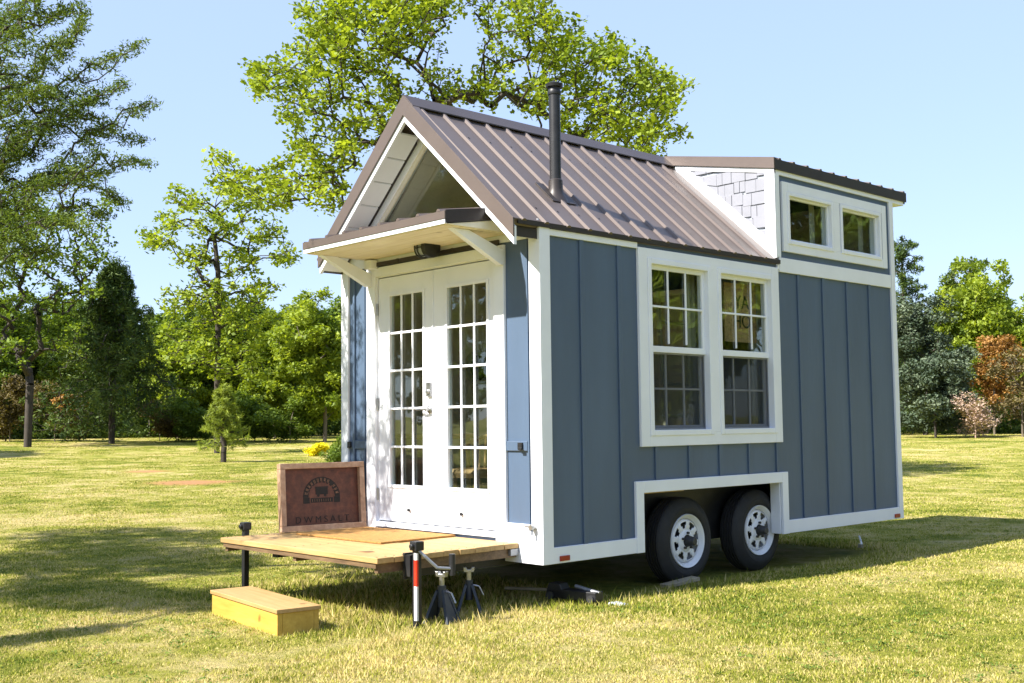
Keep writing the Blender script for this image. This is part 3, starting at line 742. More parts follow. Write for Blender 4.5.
# ladder to the loft, seen through the left window
t = empty('loft_ladder', (-.55, 2.1, .52), 'pale wooden loft ladder seen through the left side window', 'ladder')
for s_ in (0, .36):
    mb = MB(); mb.tube((0, s_, 0), (-.3, s_+.25, 2.0), .022, n=4); mb.build('rail', 'curtain', t)
for k in range(1, 7):
    f = k/7; mb = MB(); mb.tube((-.3*f, .25*f, 2*f), (-.3*f, .36+.25*f, 2*f), .016, n=8); mb.build('rung', 'curtain', t)
# hanging sign in the right window: YA / HO
def text(name, body, size, mat, parent=None, ext=.002):
    c = bpy.data.curves.new(name, 'FONT'); c.body = body; c.size = size; c.extrude = ext; c.align_x = 'CENTER'; c.align_y = 'CENTER'
    tmp = bpy.data.objects.new('tmp', c); COL.objects.link(tmp)
    dg = bpy.context.evaluated_depsgraph_get(); me = bpy.data.meshes.new_from_object(tmp.evaluated_get(dg)); bpy.data.objects.remove(tmp)
    me.materials.clear(); me.materials.append(M[mat]); o = bpy.data.objects.new(name, me); COL.objects.link(o)
    if parent: o.parent = parent
    return o
mb = MB(); mb.box(-.012, 0, -.25, .22, -.27, .25)
hs = tag(mb.build('hanging_sign', 'wicker', None), 'brown lettered board hanging inside the right side window', 'sign'); hs.location = (-.135, 2.64, 2.29)
for s_, z in (('YA', .08), ('HO', -.09)):
    o = text('lettering', s_, .17, 'stain', hs, .001); o.rotation_euler = (R(90), 0, R(90)); o.location = (.004, .0, z)
# mirror, table, wicker chair behind the doors
mb = MB(); mb.lathe((-W+.118, 1.45, 1.86), (1, 0, 0), [(0, .12), (0, .17), (.03, .165), (.03, .12), (.0, .12)], 32)
mr = tag(mb.build('round_mirror', 'curtain', None, 0, True), 'round framed mirror on the inner wall seen through the right door', 'mirror')
mb = MB(); mb.lathe((-W+.118, 1.45, 1.86), (1, 0, 0), [(0.01, 0), (.01, .119)], 32); mb.build('mirror_plate', 'glow_mirror', mr)
t = empty('side_table', (-2.0, .62, .521), 'small wooden table inside behind the left door', 'table')
mb = MB(); mb.box(-.32, .32, -.22, .22, .68, .72); mb.build('table_top', 'deck', t, .004)
for sx in (-1, 1):
    for sy in (-1, 1): mb = MB(); mb.tube((sx*.28, sy*.18, 0), (sx*.26, sy*.17, .68), .018, .024); mb.build('leg', 'deck', t)
t = empty('wicker_chair', (-1.42, .62, .521), 'rounded wicker chair inside behind the right door', 'chair')
mb = MB(); mb.lathe((0, 0, .36), (0, 0, 1), [(0, 0), (0, .24), (.04, .26), (.07, .24), (.08, 0)], 24); mb.build('seat', 'wicker', t, 0, True)
mb = MB()
for k in range(-7, 8):
    a = R(90+k*11); 
    mb.path([(.25*math.cos(a), .25*math.sin(a), .40), (.30*math.cos(a), .30*math.sin(a), .60+.12*math.cos(k/7*1.5))], .009, 6)
arc = [(.30*math.cos(R(90+k*11)), .30*math.sin(R(90+k*11)), .60+.12*math.cos(k/7*1.5)) for k in range(-7, 8)]
mb.path(arc, .018, 8); mb.build('backrest', 'wicker', t)
for k in range(4): a = R(45+90*k); mb = MB(); mb.tube((.2*math.cos(a), .2*math.sin(a), 0), (.18*math.cos(a), .18*math.sin(a), .37), .014, .018); mb.build('leg', 'wicker', t)

# ================================================================== things on and round the deck
mb = MB(); mb.box(-.55, .55, -.36, .36, 0, .013); mat = tag(mb.build('doormat', 'mat', None, .003), 'plain orange-brown coir doormat lying on the porch deck', 'doormat')
mat.location = (-1.47, -.40, DKZ+.003); mat.rotation_euler.z = R(1)
# framed sign
SW, SH = .755, .55
sg = empty('framed_sign', (-2.20, -.405, DKZ+.004), 'wooden framed sign with burnt emblem standing on the left of the porch deck', 'sign')
sg.rotation_euler = (0, 0, R(81))
lean = R(-5)
def sgb(mb): 
    mt = Matrix.Rotation(lean, 4, 'X'); mb.v = [tuple(mt@Vector(v)) for v in mb.v]; return mb
# local: x right (width), -y towards the viewer, z up
for (a, b, c, d) in ((-SW/2, SW/2, 0, .045), (-SW/2, SW/2, SH-.045, SH), (-SW/2, -SW/2+.045, .0455, SH-.0455), (SW/2-.045, SW/2, .0455, SH-.0455)):
    mb = MB(); mb.box(a, b, -.07, 0, c, d); sgb(mb).build('frame_board', 'frame_wood', sg, .004)
mb = MB(); mb.box(-SW/2+.045, SW/2-.045, -.022, -.012, .045, SH-.045); sgb(mb).build('panel', 'panel_wood', sg)
pan = sg.children[-1]
ec = (0.0, .27)   # emblem centre (x,z)
mb = MB(); ro, ri = .165, .118; K = 36
for k in range(K):
    t0, t1 = math.pi*k/K-.0, math.pi*(k+1)/K
    if k % 3 == 2 and 3 < k < 33: rr = ri+.012
    else: rr = ri
    q = [(ec[0]+ro*math.cos(t0), ec[1]+ro*math.sin(t0)), (ec[0]+ro*math.cos(t1), ec[1]+ro*math.sin(t1)), (ec[0]+rr*math.cos(t1), ec[1]+rr*math.sin(t1)), (ec[0]+rr*math.cos(t0), ec[1]+rr*math.sin(t0))]
    mb.prism(q, 'y', -.0235, -.0222)
mb.box(-ro, -ri+.01, -.0235, -.0222, ec[1]-.05, ec[1]-.001); mb.box(ri-.01, ro, -.0235, -.0222, ec[1]-.05, ec[1]-.001)
mb.box(-.055, .055, -.0235, -.0222, ec[1]+.02, ec[1]+.075); mb.prism([(-.065, ec[1]+.0755), (.065, ec[1]+.0755), (.055, ec[1]+.085), (-.055, ec[1]+.085)], 'y', -.0235, -.0222)
for xx in (-.03, .03): mb.lathe((xx, -.0222, ec[1]+.012), (0, -1, 0), [(0.0012, 0), (.0012, .012)], 10)
mb.box(-.10, .10, -.0235, -.0222, ec[1]-.045, ec[1]-.008)
sgb(mb).build('emblem', 'stain', pan)
cl = M['frame_wood']
def sgtext(s_, size, x, z, mat, rz=0, yo=-.0245):
    o = text('lettering', s_, size, mat, pan, .0006)
    o.matrix_local = Matrix.Rotation(lean, 4, 'X')@Matrix.Translation((x, yo, z))@Matrix.Rotation(R(90), 4, 'X')@Matrix.Rotation(rz, 4, 'Z'); return o
M['burnt_light'] = paint('sign_letter', (.20, .10, .06), .8, .3, 20)
rq = random.Random(2); mk_ = MB()
for k in range(13):
    t = math.pi*(1-(k+1)/14.0)
    if k == 9: continue
    for dt, r0, r1 in ((-.035, .128, .156), (.035, .128, .156), (0, .139+rq.uniform(-.01, .01), .144)):
        cx_, cz_ = ec[0]+math.cos(t+dt)*(r0+r1)/2, ec[1]+math.sin(t+dt)*(r0+r1)/2
        ux, uz = math.cos(t+dt), math.sin(t+dt); hl_ = (r1-r0)/2; hw_ = .002 if dt else .006
        mk_.prism([(cx_+ux*hl_-uz*hw_, cz_+uz*hl_+ux*hw_), (cx_+ux*hl_+uz*hw_, cz_+uz*hl_-ux*hw_), (cx_-ux*hl_+uz*hw_, cz_-uz*hl_-ux*hw_), (cx_-ux*hl_-uz*hw_, cz_-uz*hl_+ux*hw_)], 'y', -.0246, -.0237)
for k in range(9):
    mk_.box(-.085+.02*k, -.082+.02*k, -.0246, -.0237, ec[1]-.038, ec[1]-.016)
sgb(mk_).build('worn_lettering', 'burnt_light', pan)
sgtext('D W M S A L T', .075, 0, .085, 'stain')
mb = MB(); mb.box(-.03, .03, .0, .012, .05, .48); mb.v = [tuple(Matrix.Translation((0, .005, 0))@Matrix.Rotation(R(-14), 4, 'X')@Vector(v)) for v in mb.v]; mb.build('prop_leg', 'frame_wood', sg)
# step box
st = empty('step_box', (0, 0, 0), 'low yellow pine step box on the grass before the deck', 'step')
P4 = [Vector((CX, CY, CZ))+(lambda r: r*((.165-CZ)/r.z))(F+R2*((u-512)/FPX)-U2*((v-341.5)/FPX)) for u, v in ((213.2, 591), (280.6, 611.4), (317.2, 604), (246.9, 585))]
P4[3] = P4[0]+(P4[2]-P4[1])
c = sum(P4, Vector())/4; ax = ((P4[1]-P4[0])+(P4[2]-P4[3])).normalized(); ln = ((P4[1]-P4[0]).length+(P4[2]-P4[3]).length)/2; wd = abs((P4[2]-P4[1]).dot(Vector((-ax.y, ax.x, 0))))
print('step', c, ln, wd)
st.location = (c.x, c.y, 0); st.rotation_euler.z = math.atan2(ax.y, ax.x); hl, hw = ln/2, wd/2
mb = MB(); mb.box(-hl, hl, -hw, hw, .140, .166); mb.build('tread', 'step_top', st, .003)
for (a, b, c_, d) in ((-hl+.012, hl-.012, -hw+.01, -hw+.045), (-hl+.012, hl-.012, hw-.045, hw-.01), (-hl+.012, -hl+.05, -hw+.046, hw-.046), (hl-.05, hl-.012, -hw+.046, hw-.046)):
    mb = MB(); mb.box(a, b, c_, d, -.02, .139); build_each(mb, 'side_board', 'step', st, .003)
# jack stands
def jack_stand(x, y, rz, label, sc=1):
    t = empty('jack_stand', (x, y, 0), label, 'jack stand', 'jack stands under the trailer', rz)
    t.scale = (sc, sc, sc)
    mb = MB()
    for sx in (-1, 1):
        for sy in (-1, 1):
            a, b = (sx*.085, sy*.075, 0), (sx*.022, sy*.022, .20)
            mb.tube(a, b, .013, .013, 4)
    for sx in (-1, 1):
        mb.prism([(-.08*1, .03), (.08, .03), (.025, .19), (-.025, .19)], 'x', sx*.05-.004, sx*.05+.004) if False else None
        mb.add([(sx*.088, -.078, 0), (sx*.088, .078, 0), (sx*.026, .026, .21), (sx*.026, -.026, .21), (sx*.083, -.078, 0), (sx*.083, .078, 0), (sx*.021, .026, .21), (sx*.021, -.026, .21)], [(0,1,2,3),(7,6,5,4),(0,4,5,1),(3,2,6,7),(0,3,7,4),(1,5,6,2)])
    mb.build('base', 'jackblue', t)
    mb = MB(); mb.tube((0, 0, .10), (0, 0, .235), .028, n=12); mb.build('collar', 'jackblue', t, 0, True)
    mb = MB(); mb.tube((0, 0, .2), (0, 0, .29), .017, n=10); mb.build('post', 'steel', t, 0, True)
    mb = MB(); mb.prism([(-.035, .29), (.035, .29), (.04, .325), (.02, .325), (.012, .31), (-.012, .31), (-.02, .325), (-.04, .325)], 'y', -.018, .018); mb.build('saddle', 'steel', t, .003)
    mb = MB(); mb.path([(.03, 0, .2), (.07, .0, .19), (.10, 0, .13)], .007); mb.build('lever', 'steel', t)
    return t
jack_stand(-.16, -.80, R(20), 'dark blue jack stand directly behind the red and white taped post', 1.05)
jack_stand(-.30, -.44, R(50), 'dark jack stand alone under the deck edge, right of the taped post')
# bottle jack handle etc. lying under the house corner
t = empty('floor_jack', (.02, .36, .04), 'black floor jack lying in the grass under the near house corner', 'floor jack', None, R(8))
mb = MB(); mb.box(-.28, .16, -.05, .05, .0, .07); mb.prism([(-.30, 0), (-.1, .0), (-.16, .11), (-.26, .11)], 'y', -.05, .05); mb.build('body', 'black_metal', t, .006)
mb = MB(); mb.tube((-.05, 0, .095), (.16, 0, .06), .014, n=8); mb.build('lift_arm', 'galv', t, 0, True)
for sx in (-.24, .12):
    mb = MB(); mb.tube((sx, -.065, .02), (sx, .065, .02), .028, n=14); mb.build('roller', 'hub', t, 0, True)
mb = MB(); mb.tube((-.7, -.02, .03), (-.28, 0, .05), .012, n=8); mb.build('jack_handle', 'scrap', t)
mb = MB(); mb.add([(0,0,0),(.16,.02,0),(.17,.10,0),(.02,.09,0),(.01,.01,.045),(.14,.03,.05),(.15,.09,.04),(.03,.08,.05)], [(0,3,2,1),(4,5,6,7),(0,1,5,4),(1,2,6,5),(2,3,7,6),(3,0,4,7)])
o = tag(mb.build('rock', 'grey_box', None, .01), 'grey broken chunk in the grass beside the floor jack', 'stone'); o.location = (.24, .38, .0)
mb = MB(); mb.box(-.17, .17, -.05, .05, 0, .03); o = tag(mb.build('wood_block', 'scrap', None, .004), 'short weathered board lying in front of the near wheel', 'board'); o.location = (.02, 1.50, .035); o.rotation_euler = (0, R(-6), R(80))
mb = MB(); mb.path([(0, 0, .10), (.10, -.14, .06), (.2, -.30, .05)], .010, 8); mb.box(.18, .215, -.34, -.30, .025, .06)
o = tag(mb.build('wheel_wrench', 'steel', None), 'thin steel wrench lying in shade under the far end of the house', 'wrench'); o.location = (-.42, 5.0, .02)

# ================================================================== ground and grass
def angpos(u, d): p = pt(u, 424, d); return p.x, p.y
CLAYS = []
for (u, v, d, r) in ((190, 480, 27, 1.3), (150, 470, 33, .8)):
    x, y = angpos(u, d); CLAYS.append((Vector((x, y, float(gz(x, y)))), r))
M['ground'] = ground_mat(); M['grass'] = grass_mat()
xs = np.concatenate([-np.geomspace(420, 14, 40), np.linspace(-13, 13, 60), np.geomspace(14, 420, 40)])
X, Y = np.meshgrid(xs, xs, indexing='ij'); Z = gz(X, Y)
V = np.stack([X.ravel(), Y.ravel(), Z.ravel()], 1); n_ = len(xs)
i, j = np.meshgrid(np.arange(n_-1), np.arange(n_-1), indexing='ij'); a = (i*n_+j).ravel()
Fq = np.stack([a, a+n_, a+n_+1, a+1], 1)
g = npmesh('ground', V, Fq, 'ground', smooth=True); g['kind'] = 'structure'

def blades(n, dmin, dmax, th0, th1, hmin, hmax, seed, wscale=1.0):
    r = np.random.default_rng(seed)
    d = np.exp(r.uniform(math.log(dmin), math.log(dmax), n)); th = r.uniform(th0, th1, n)
    x = CX-np.sin(th)*d; y = CY+np.cos(th)*d
    # clumping
    cl = .5+.5*np.sin(x*9.1+2*np.sin(y*6.3))*np.sin(y*8.7+2*np.sin(x*7.9))
    cl2 = .5+.5*np.sin(x*1.1+1.7*np.sin(y*.9))*np.sin(y*1.3+1.5*np.sin(x*.8))
    keep = r.random(n) < .45+.55*cl
    for (c, rad) in CLAYS: keep &= (np.hypot(x-c.x, y-c.y) > rad*.9*(.6+.8*r.random(n)))
    keep &= ~((x > -W-.0) & (x < -.0) & (y > .9) & (y < 4.8))
    x, y, d, cl, cl2 = x[keep], y[keep], d[keep], cl[keep], cl2[keep]; n = len(x)
    z = gz(x, y)
    # longer grass round the trailer, where the mower cannot reach
    ex = np.maximum(np.maximum(-W-.1-x, x-.12), 0); ey = np.maximum(np.maximum(-1.35-y, y-L-.2), 0)
    near = np.exp(-np.hypot(ex, ey)*4.0)
    h = r.uniform(hmin, hmax, n)*(.6+.5*cl)*(.75+.5*cl2)*(1+1.6*near*1.8*r.random(n)**3)
    w = (.0019+.00042*d)*r.uniform(.7, 1.4, n)*wscale
    az = r.uniform(0, 2*np.pi, n); la = r.uniform(0, 2*np.pi, n); le = h*r.uniform(.1, .9, n)
    ca, sa = np.cos(az)*w, np.sin(az)*w
    b = np.stack([x, y, z-.004], 1)
    v0 = b-np.stack([ca, sa, 0*ca], 1); v1 = b+np.stack([ca, sa, 0*ca], 1)
    v2 = b+np.stack([np.cos(la)*le, np.sin(la)*le, h], 1)
    Vv = np.stack([v0, v1, v2], 1).reshape(-1, 3)
    return Vv, np.arange(3*n).reshape(-1, 3), r.random(n)
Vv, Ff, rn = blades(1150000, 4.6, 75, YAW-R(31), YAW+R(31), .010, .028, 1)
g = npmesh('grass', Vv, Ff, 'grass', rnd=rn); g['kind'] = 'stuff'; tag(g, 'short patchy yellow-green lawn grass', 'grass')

def leaves(C, n_per, rad, size, seed, aspect=.55, flat=.6, up=.5, droop=0, sizevar=.5):
    """tufts of leaf quads around cluster centres C (k,3); rad scalar or (k,)"""
    r = np.random.default_rng(seed); k = len(C); n = k*n_per
    rad = np.broadcast_to(np.asarray(rad, float), (k,)).repeat(n_per)[:, None]
    c = np.repeat(C, n_per, 0)
    size = np.broadcast_to(np.asarray(size, float), (k,)).repeat(n_per)[:, None]
    o = r.normal(size=(n, 3)); o /= np.linalg.norm(o, axis=1)[:, None]; o *= (r.random((n, 1))**.5)*rad; o[:, 2] *= flat
    p = c+o
    nrm = r.normal(size=(n, 3)); nrm[:, 2] = np.abs(nrm[:, 2])+up; nrm /= np.linalg.norm(nrm, axis=1)[:, None]
    t = np.cross(nrm, r.normal(size=(n, 3))); t /= np.linalg.norm(t, axis=1)[:, None]
    b = np.cross(nrm, t); s = size*r.uniform(1-sizevar, 1+sizevar, (n, 1))
    t = t*s; b = b*s*aspect
    V = np.stack([p-t, p-b*.9-t*.1, p+t, p+b*.9-t*.1], 1).reshape(-1, 3)
    base = np.repeat(r.random(k), n_per)
    return V, np.arange(4*n).reshape(-1, 4), np.clip(.45*base+.55*r.random(n), 0, 1)

wr_ = np.random.default_rng(41); nw = 2600
dd = np.exp(wr_.uniform(math.log(5), math.log(30), nw)); tt = wr_.uniform(YAW-R(30), YAW+R(30), nw)
wx, wy = CX-np.sin(tt)*dd, CY+np.cos(tt)*dd; kp = (np.sin(wx*.9+1)*np.sin(wy*1.1) > -.2) & ~((wx > -W-.1) & (wx < .15) & (wy > -1.3) & (wy < L)); wx, wy = wx[kp], wy[kp]
M['clover'] = leaf_mat('clover_leaves', (.06, .11, .016), (.12, .18, .026), (.2, .26, .04), .25, 2)
V, Fc, rn = leaves(np.stack([wx, wy, gz(wx, wy)+.012], 1), 14, .05, .0075, 42, .8, .22, 1.5)
o = npmesh('clover', V, Fc, 'clover', rnd=rn); tag(o, 'small dark patches of clover and weeds scattered in the lawn', 'weeds'); o['kind'] = 'stuff'

def skeleton(trunk, targets, seed, tip=.012, power=2.3, jitter=.06, up=.5):
    """greedy branching: every target is joined to the nearest suitable node"""
    r = np.random.default_rng(seed)
    nodes = [np.array(p, float) for p in trunk]; par = [-1]+list(range(len(trunk)-1)); ends = []
    base = nodes[0]
    T = np.array(targets, float); order = np.argsort(np.linalg.norm(T-np.array(trunk[-1]), axis=1) if len(trunk) > 1 else T[:, 2])
    for ti in order:
        t = T[ti]; A = np.array(nodes); d = t-A; L_ = np.linalg.norm(d, axis=1)
        cost = L_*(1+up*np.clip(-d[:, 2]/np.maximum(L_, 1e-6)+.15, 0, 1)); cost[0] += 3 if len(nodes) > 3 else 0
        b = int(np.argmin(cost)); a = A[b]; l = L_[b]; m_ = max(1, int(l/max(.35, l/6)))
        m_ = min(m_, 6); prev = b
        for q in range(1, m_+1):
            f = q/m_; p = a+(t-a)*f; p = p+np.array([0, 0, .10*l*math.sin(math.pi*f)]) + (r.normal(size=3)*jitter*l/m_ if q < m_ else 0)
            nodes.append(p); par.append(prev); prev = len(nodes)-1
        ends.append(prev)
    A = np.array(nodes); par = np.array(par); rad = np.zeros(len(A)); acc = np.zeros(len(A))
    for i in range(len(A)-1, -1, -1):
        acc[i] = max(acc[i], tip**power); rad[i] = acc[i]**(1/power)
        if par[i] >= 0: acc[par[i]] += acc[i]
    return A, par, rad
def tubes(A, par, rad, n=6, base_r=None, rmin=0):
    idx = np.where((par >= 0) & (rad >= rmin))[0]; p1 = A[idx]; p0 = A[par[idx]]; r1 = rad[idx]; r0 = np.minimum(rad[par[idx]], r1*1.7)
    chain0 = par[idx] < 0
    d = p1-p0; l = np.linalg.norm(d, axis=1)[:, None]; d = d/np.maximum(l, 1e-6)
    ref = np.where(np.abs(d[:, 2:3]) > .9, np.array([[1., 0, 0]]), np.array([[0, 0, 1.]])); u = np.cross(d, ref); u /= np.linalg.norm(u, axis=1)[:, None]; w = np.cross(d, u)
    t = np.arange(n)*2*np.pi/n; ring = u[:, None, :]*np.cos(t)[None, :, None]+w[:, None, :]*np.sin(t)[None, :, None]
    V = np.concatenate([p0[:, None]+ring*r0[:, None, None], p1[:, None]+ring*r1[:, None, None]], 1).reshape(-1, 3)
    k = np.arange(len(idx))[:, None]*2*n; q = np.arange(n)[None]; q2 = (q+1) % n
    Fc = np.stack([k+q, k+q2, k+n+q2, k+n+q], 2).reshape(-1, 4); return V, Fc
def make_tree(name, base, trunk, targets, leafargs, leafmat, label, cat='tree', bark='bark', group=None, seed=1, tip=.012, power=2.3, sides=6, up=.5, rmin=0, jitter=.06, extra=None):
    """trunk/targets in world coordinates"""
    b = Vector(base); e = empty(name, b, label, cat, group)
    A, par, rad = skeleton(trunk, targets, seed, tip, power, jitter, up)
    off = np.array(b); V, Fc = tubes(A-off, par, rad, sides, rmin=rmin)
    npmesh('trunk', V, Fc, bark, e, smooth=True)
    T = np.array(targets)-off
    if extra:   # leaf tufts also strung along the outer twigs
        sel = np.where(rad < extra[0])[0]; rr = np.random.default_rng(seed+5); sel = sel[rr.random(len(sel)) < extra[1]]; T = np.concatenate([T, A[sel]-off])
    la = list(leafargs)
    for q_ in (1, 2):
        if callable(la[q_]): la[q_] = la[q_](T+off)
    V, Fc, rn = leaves(T, *la); npmesh('crown', V, Fc, leafmat, e, rnd=rn)
    return e
def lobes_px(lobes, d, depth, seed, mult=1.0):
    """scatter targets in ellipsoids: (u, v, ru, rv, n[, depth offset])"""
    r = np.random.default_rng(seed); out = []
    for lb in lobes:
        u, v, ru, rv, n = lb[:5]; n = int(n*mult); rv *= (1.25 if mult > 1.5 else 1); off = lb[5] if len(lb) > 5 else 0
        o = r.normal(size=(n, 3)); o /= np.linalg.norm(o, axis=1)[:, None]; o *= r.random((n, 1))**.4
        for q in o: out.append(tuple(pt(u+q[0]*ru, v+q[1]*rv, d+off+q[2]*depth)))
    return out
def gpt(u, d):
    p = pt(u, 424, d); return Vector((p.x, p.y, float(gz(p.x, p.y))-.05))

# --- big spreading tree behind the house
D0 = 24
lob = [(235,180,28,14,16),(275,188,30,20,26),(312,172,26,24,22),(330,198,22,14,12),(272,78,30,16,20),(305,100,30,30,28),(325,55,38,40,52),(365,30,45,42,70),(375,100,40,36,44),(415,20,38,38,50),
       (340,145,28,26,26),(440,-15,60,30,40),(385,-45,80,40,60),(500,-45,80,36,50),(520,15,46,26,36),(555,45,40,26,38),(545,95,42,24,36),(590,60,40,26,36),(625,70,34,24,26),(655,85,28,20,20),(600,115,42,28,44),(640,125,32,20,26),
       (575,150,40,16,20),(480,90,34,16,18),(440,85,26,20,14),(330,10,40,26,34),(665,105,18,12,8),(676,84,18,8,5),(672,132,14,8,4),(255,68,14,7,4),(220,160,14,8,4),(300,150,20,14,8),(640,150,25,12,10),(500,60,25,20,10)]
tg = lobes_px(lob, D0, 2.4, 11, 1.9)
b = gpt(425, D0)
tr = [tuple(b), tuple(pt(427, 330, D0)), tuple(pt(430, 240, D0)), tuple(pt(432, 180, D0)), tuple(pt(440, 120, D0))]
make_tree('broadleaf_tree', b, tr, tg, (16, .25, .052, 21, .8, .7, .55), 'leaf_fresh', 'big spreading fresh-green tree rising right behind the house roof', seed=3, tip=.0075, extra=(.018, .30), jitter=.09)

# --- oak at the left whose branches reach in over the lawn (trunk outside the frame)
rr_ = np.random.default_rng(5)
oak_base = Vector((-6.6, -6.4, float(gz(-6.6, -6.4))-.05))
tg = lobes_px([(0,30,40,30,24),(-10,110,40,34,28),(0,190,40,30,24),(-60,60,50,60,50),(-70,150,50,60,50)], 9.6, 1.0, 31)
ro_ = np.random.default_rng(9)
for ln_ in (((-80,120),(30,70),(70,35),(88,12)), ((-80,200),(40,110),(75,75),(115,60),(142,44)), ((-80,230),(50,120),(90,95),(128,84)), ((-80,270),(40,180),(90,140),(125,115),(156,102)),
            ((-60,300),(30,195),(100,160),(150,163)), ((-40,280),(40,185),(90,182),(126,206)), ((-60,100),(20,30),(82,3)), ((-60,180),(0,100),(60,60),(84,24)), ((-30,300),(20,228),(80,206),(110,218)),
            ((-60,150),(10,90),(60,95),(105,102)), ((-50,210),(30,150),(70,128),(148,142)), ((-40,60),(30,5),(60,-20)), ((-60,240),(0,160),(45,135),(80,112)), ((-60,170),(-10,120),(25,95),(50,88)), ((-60,310),(0,245),(50,222),(84,226)), ((-50,130),(0,70),(35,48),(66,42)), ((-50,260),(10,205),(60,175),(112,172)), ((-50,330),(0,262),(30,250),(55,252)), ((-50,90),(-5,30),(20,10),(40,-8)), ((-60,220),(20,140),(55,112),(98,118))):
    dof = ro_.uniform(-.9, .9)
    P0 = np.array(ln_, float); seg = np.linalg.norm(np.diff(P0, axis=0), axis=1); cum = np.concatenate([[0], np.cumsum(seg)])
    for q in np.arange(50, cum[-1], 2.4):
        i_ = min(np.searchsorted(cum, q)-1, len(seg)-1); f_ = (q-cum[i_])/seg[i_]; pp = P0[i_]*(1-f_)+P0[i_+1]*f_
        wd_ = 1.5+10*(1-q/cum[-1])**.7
        tg.append(tuple(pt(pp[0]+ro_.normal()*wd_*.6, pp[1]+ro_.normal()*wd_, 9.4+dof+ro_.normal()*.10)))
def ell(c, r, n):
    o = rr_.normal(size=(n, 3)); o /= np.linalg.norm(o, axis=1)[:, None]; o *= rr_.random((n, 1))**.4
    return [tuple(np.array(c)+q*np.array(r)) for q in o]
tg += ell((-4.5, -6.4, 4.3), (1.2, .5, .45), 420)+ell((-6.5, -5.5, 4.6), (1.9, 1.0, .8), 950)+ell((-8.7, -4.7, 4.8), (1.7, 1.0, .8), 560)+ell((-3.5, -5.9, 4.2), (.7, .5, .35), 180)+ell((-2.65, -7.15, 4.1), (.10, .62, .08), 130)
tr = [tuple(oak_base), (-6.6, -6.35, 1.2), (-6.5, -6.2, 2.3), (-6.3, -5.7, 3.1)]
make_tree('oak_tree', oak_base, tr, tg, (24, lambda T: np.where(T[:, 1] < -3.6, .17, .075), lambda T: np.where(T[:, 1] < -3.6, .034, .0185), 22, .3, .7, .4), 'leaf_oak', 'fine-leaved tree with feathery branches reaching in at the top left', seed=6, tip=.0032, extra=(.007, .5), jitter=.05, up=.25, power=2.1)

# --- slim tree standing alone in front of the left woods
D1 = 46
lob = [(188,200,22,12,14),(172,222,18,10,9),(160,240,20,7,8),(215,225,28,14,18),(245,205,22,12,13),(232,190,14,8,6),(268,232,22,12,14),(285,255,14,10,8),(195,258,26,12,14),(240,262,26,14,14),(262,285,18,12,8),(215,295,36,18,22),(180,300,22,16,10),(250,320,24,20,12),(190,345,30,24,18),(235,360,34,24,20),(215,330,30,20,16),(150,232,10,5,3)]
tg = lobes_px(lob, D1, 2.4, 12, 1.9); b = gpt(217, D1)
make_tree('slim_tree', b, [tuple(b), tuple(pt(217, 390, D1)), tuple(pt(218, 330, D1)), tuple(pt(218, 270, D1)), tuple(pt(214, 235, D1))], tg, (17, .36, .085, 23, .75, .8, .5), 'leaf_fresh', 'tall slim airy tree standing alone before the left woods', seed=8, tip=.014, extra=(.035, .3))
# --- forked tree at the far left
D2 = 56
lob = [(15,215,40,18,22),(60,215,34,16,18),(25,255,42,24,30),(75,255,30,20,20),(95,235,18,12,8),(5,300,30,24,18),(55,300,30,22,20),(88,290,20,16,10),(15,345,34,18,16),(70,335,26,16,10),(-40,260,40,60,40),(110,205,14,8,4)]
tg = lobes_px(lob, D2, 2.8, 13, 1.7); b = gpt(28, D2)
make_tree('forked_tree', b, [tuple(b), tuple(pt(29, 410, D2)), tuple(pt(30, 385, D2))], tg+[tuple(pt(18, 350, D2)), tuple(pt(42, 350, D2)), tuple(pt(45, 310, D2)), tuple(pt(8, 315, D2))], (19, .48, .095, 24, .7, .7, .5), 'leaf_mid', 'dark forked tree with bare lower trunk at the far left of the lawn', seed=9, tip=.020, extra=(.05, .2), power=2.2)

# --- conifer / generic tree prototypes (local coordinates, height 1 unit scaled later)
def conifer(name, h, rb, label, mat='needle_dark', n=260, seed=1, leaf=.16, lper=46, group=None, shape=1.0, trunk_vis=.08, asp=.28):
    r = np.random.default_rng(seed); tg = []; rd_ = []
    for k in range(n//4):
        f = trunk_vis+(.97-trunk_vis)*((k+r.random())/(n//4))**.85; z = f*h; Lb = rb*(1-f)**shape*r.uniform(.62, 1.12)+.06*h/6; a = r.uniform(0, 2*math.pi); rise = r.uniform(-.12, .30)
        for t in (.22, .42, .60, .76, .90, 1.0):
            a2 = a+r.normal()*.07; tg.append((math.cos(a2)*Lb*t, math.sin(a2)*Lb*t, z+Lb*rise*t*t+r.normal()*.03*rb)); rd_.append(rb*.15*(1.25-t)+.03)
    tr = [(0, 0, 0)]+[(.02*math.sin(k), .02*math.cos(k*2), h*k/14) for k in range(1, 15)]
    e = empty(name, (0, 0, 0), label, 'tree', group)
    A, par, rd = skeleton(tr, tg, seed, .012, 2.3, .03, .1); V, Fc = tubes(A, par, rd, 5); npmesh('trunk', V, Fc, 'bark', e, smooth=True)
    T = np.array(tg+[(0, 0, h*.99), (0, 0, h*.95)]); rd_ += [.06*rb, .09*rb]; V, Fc, rn = leaves(T, lper, np.array(rd_), leaf, seed+3, asp, 1.15, .1); npmesh('crown', V, Fc, mat, e, rnd=rn); return e
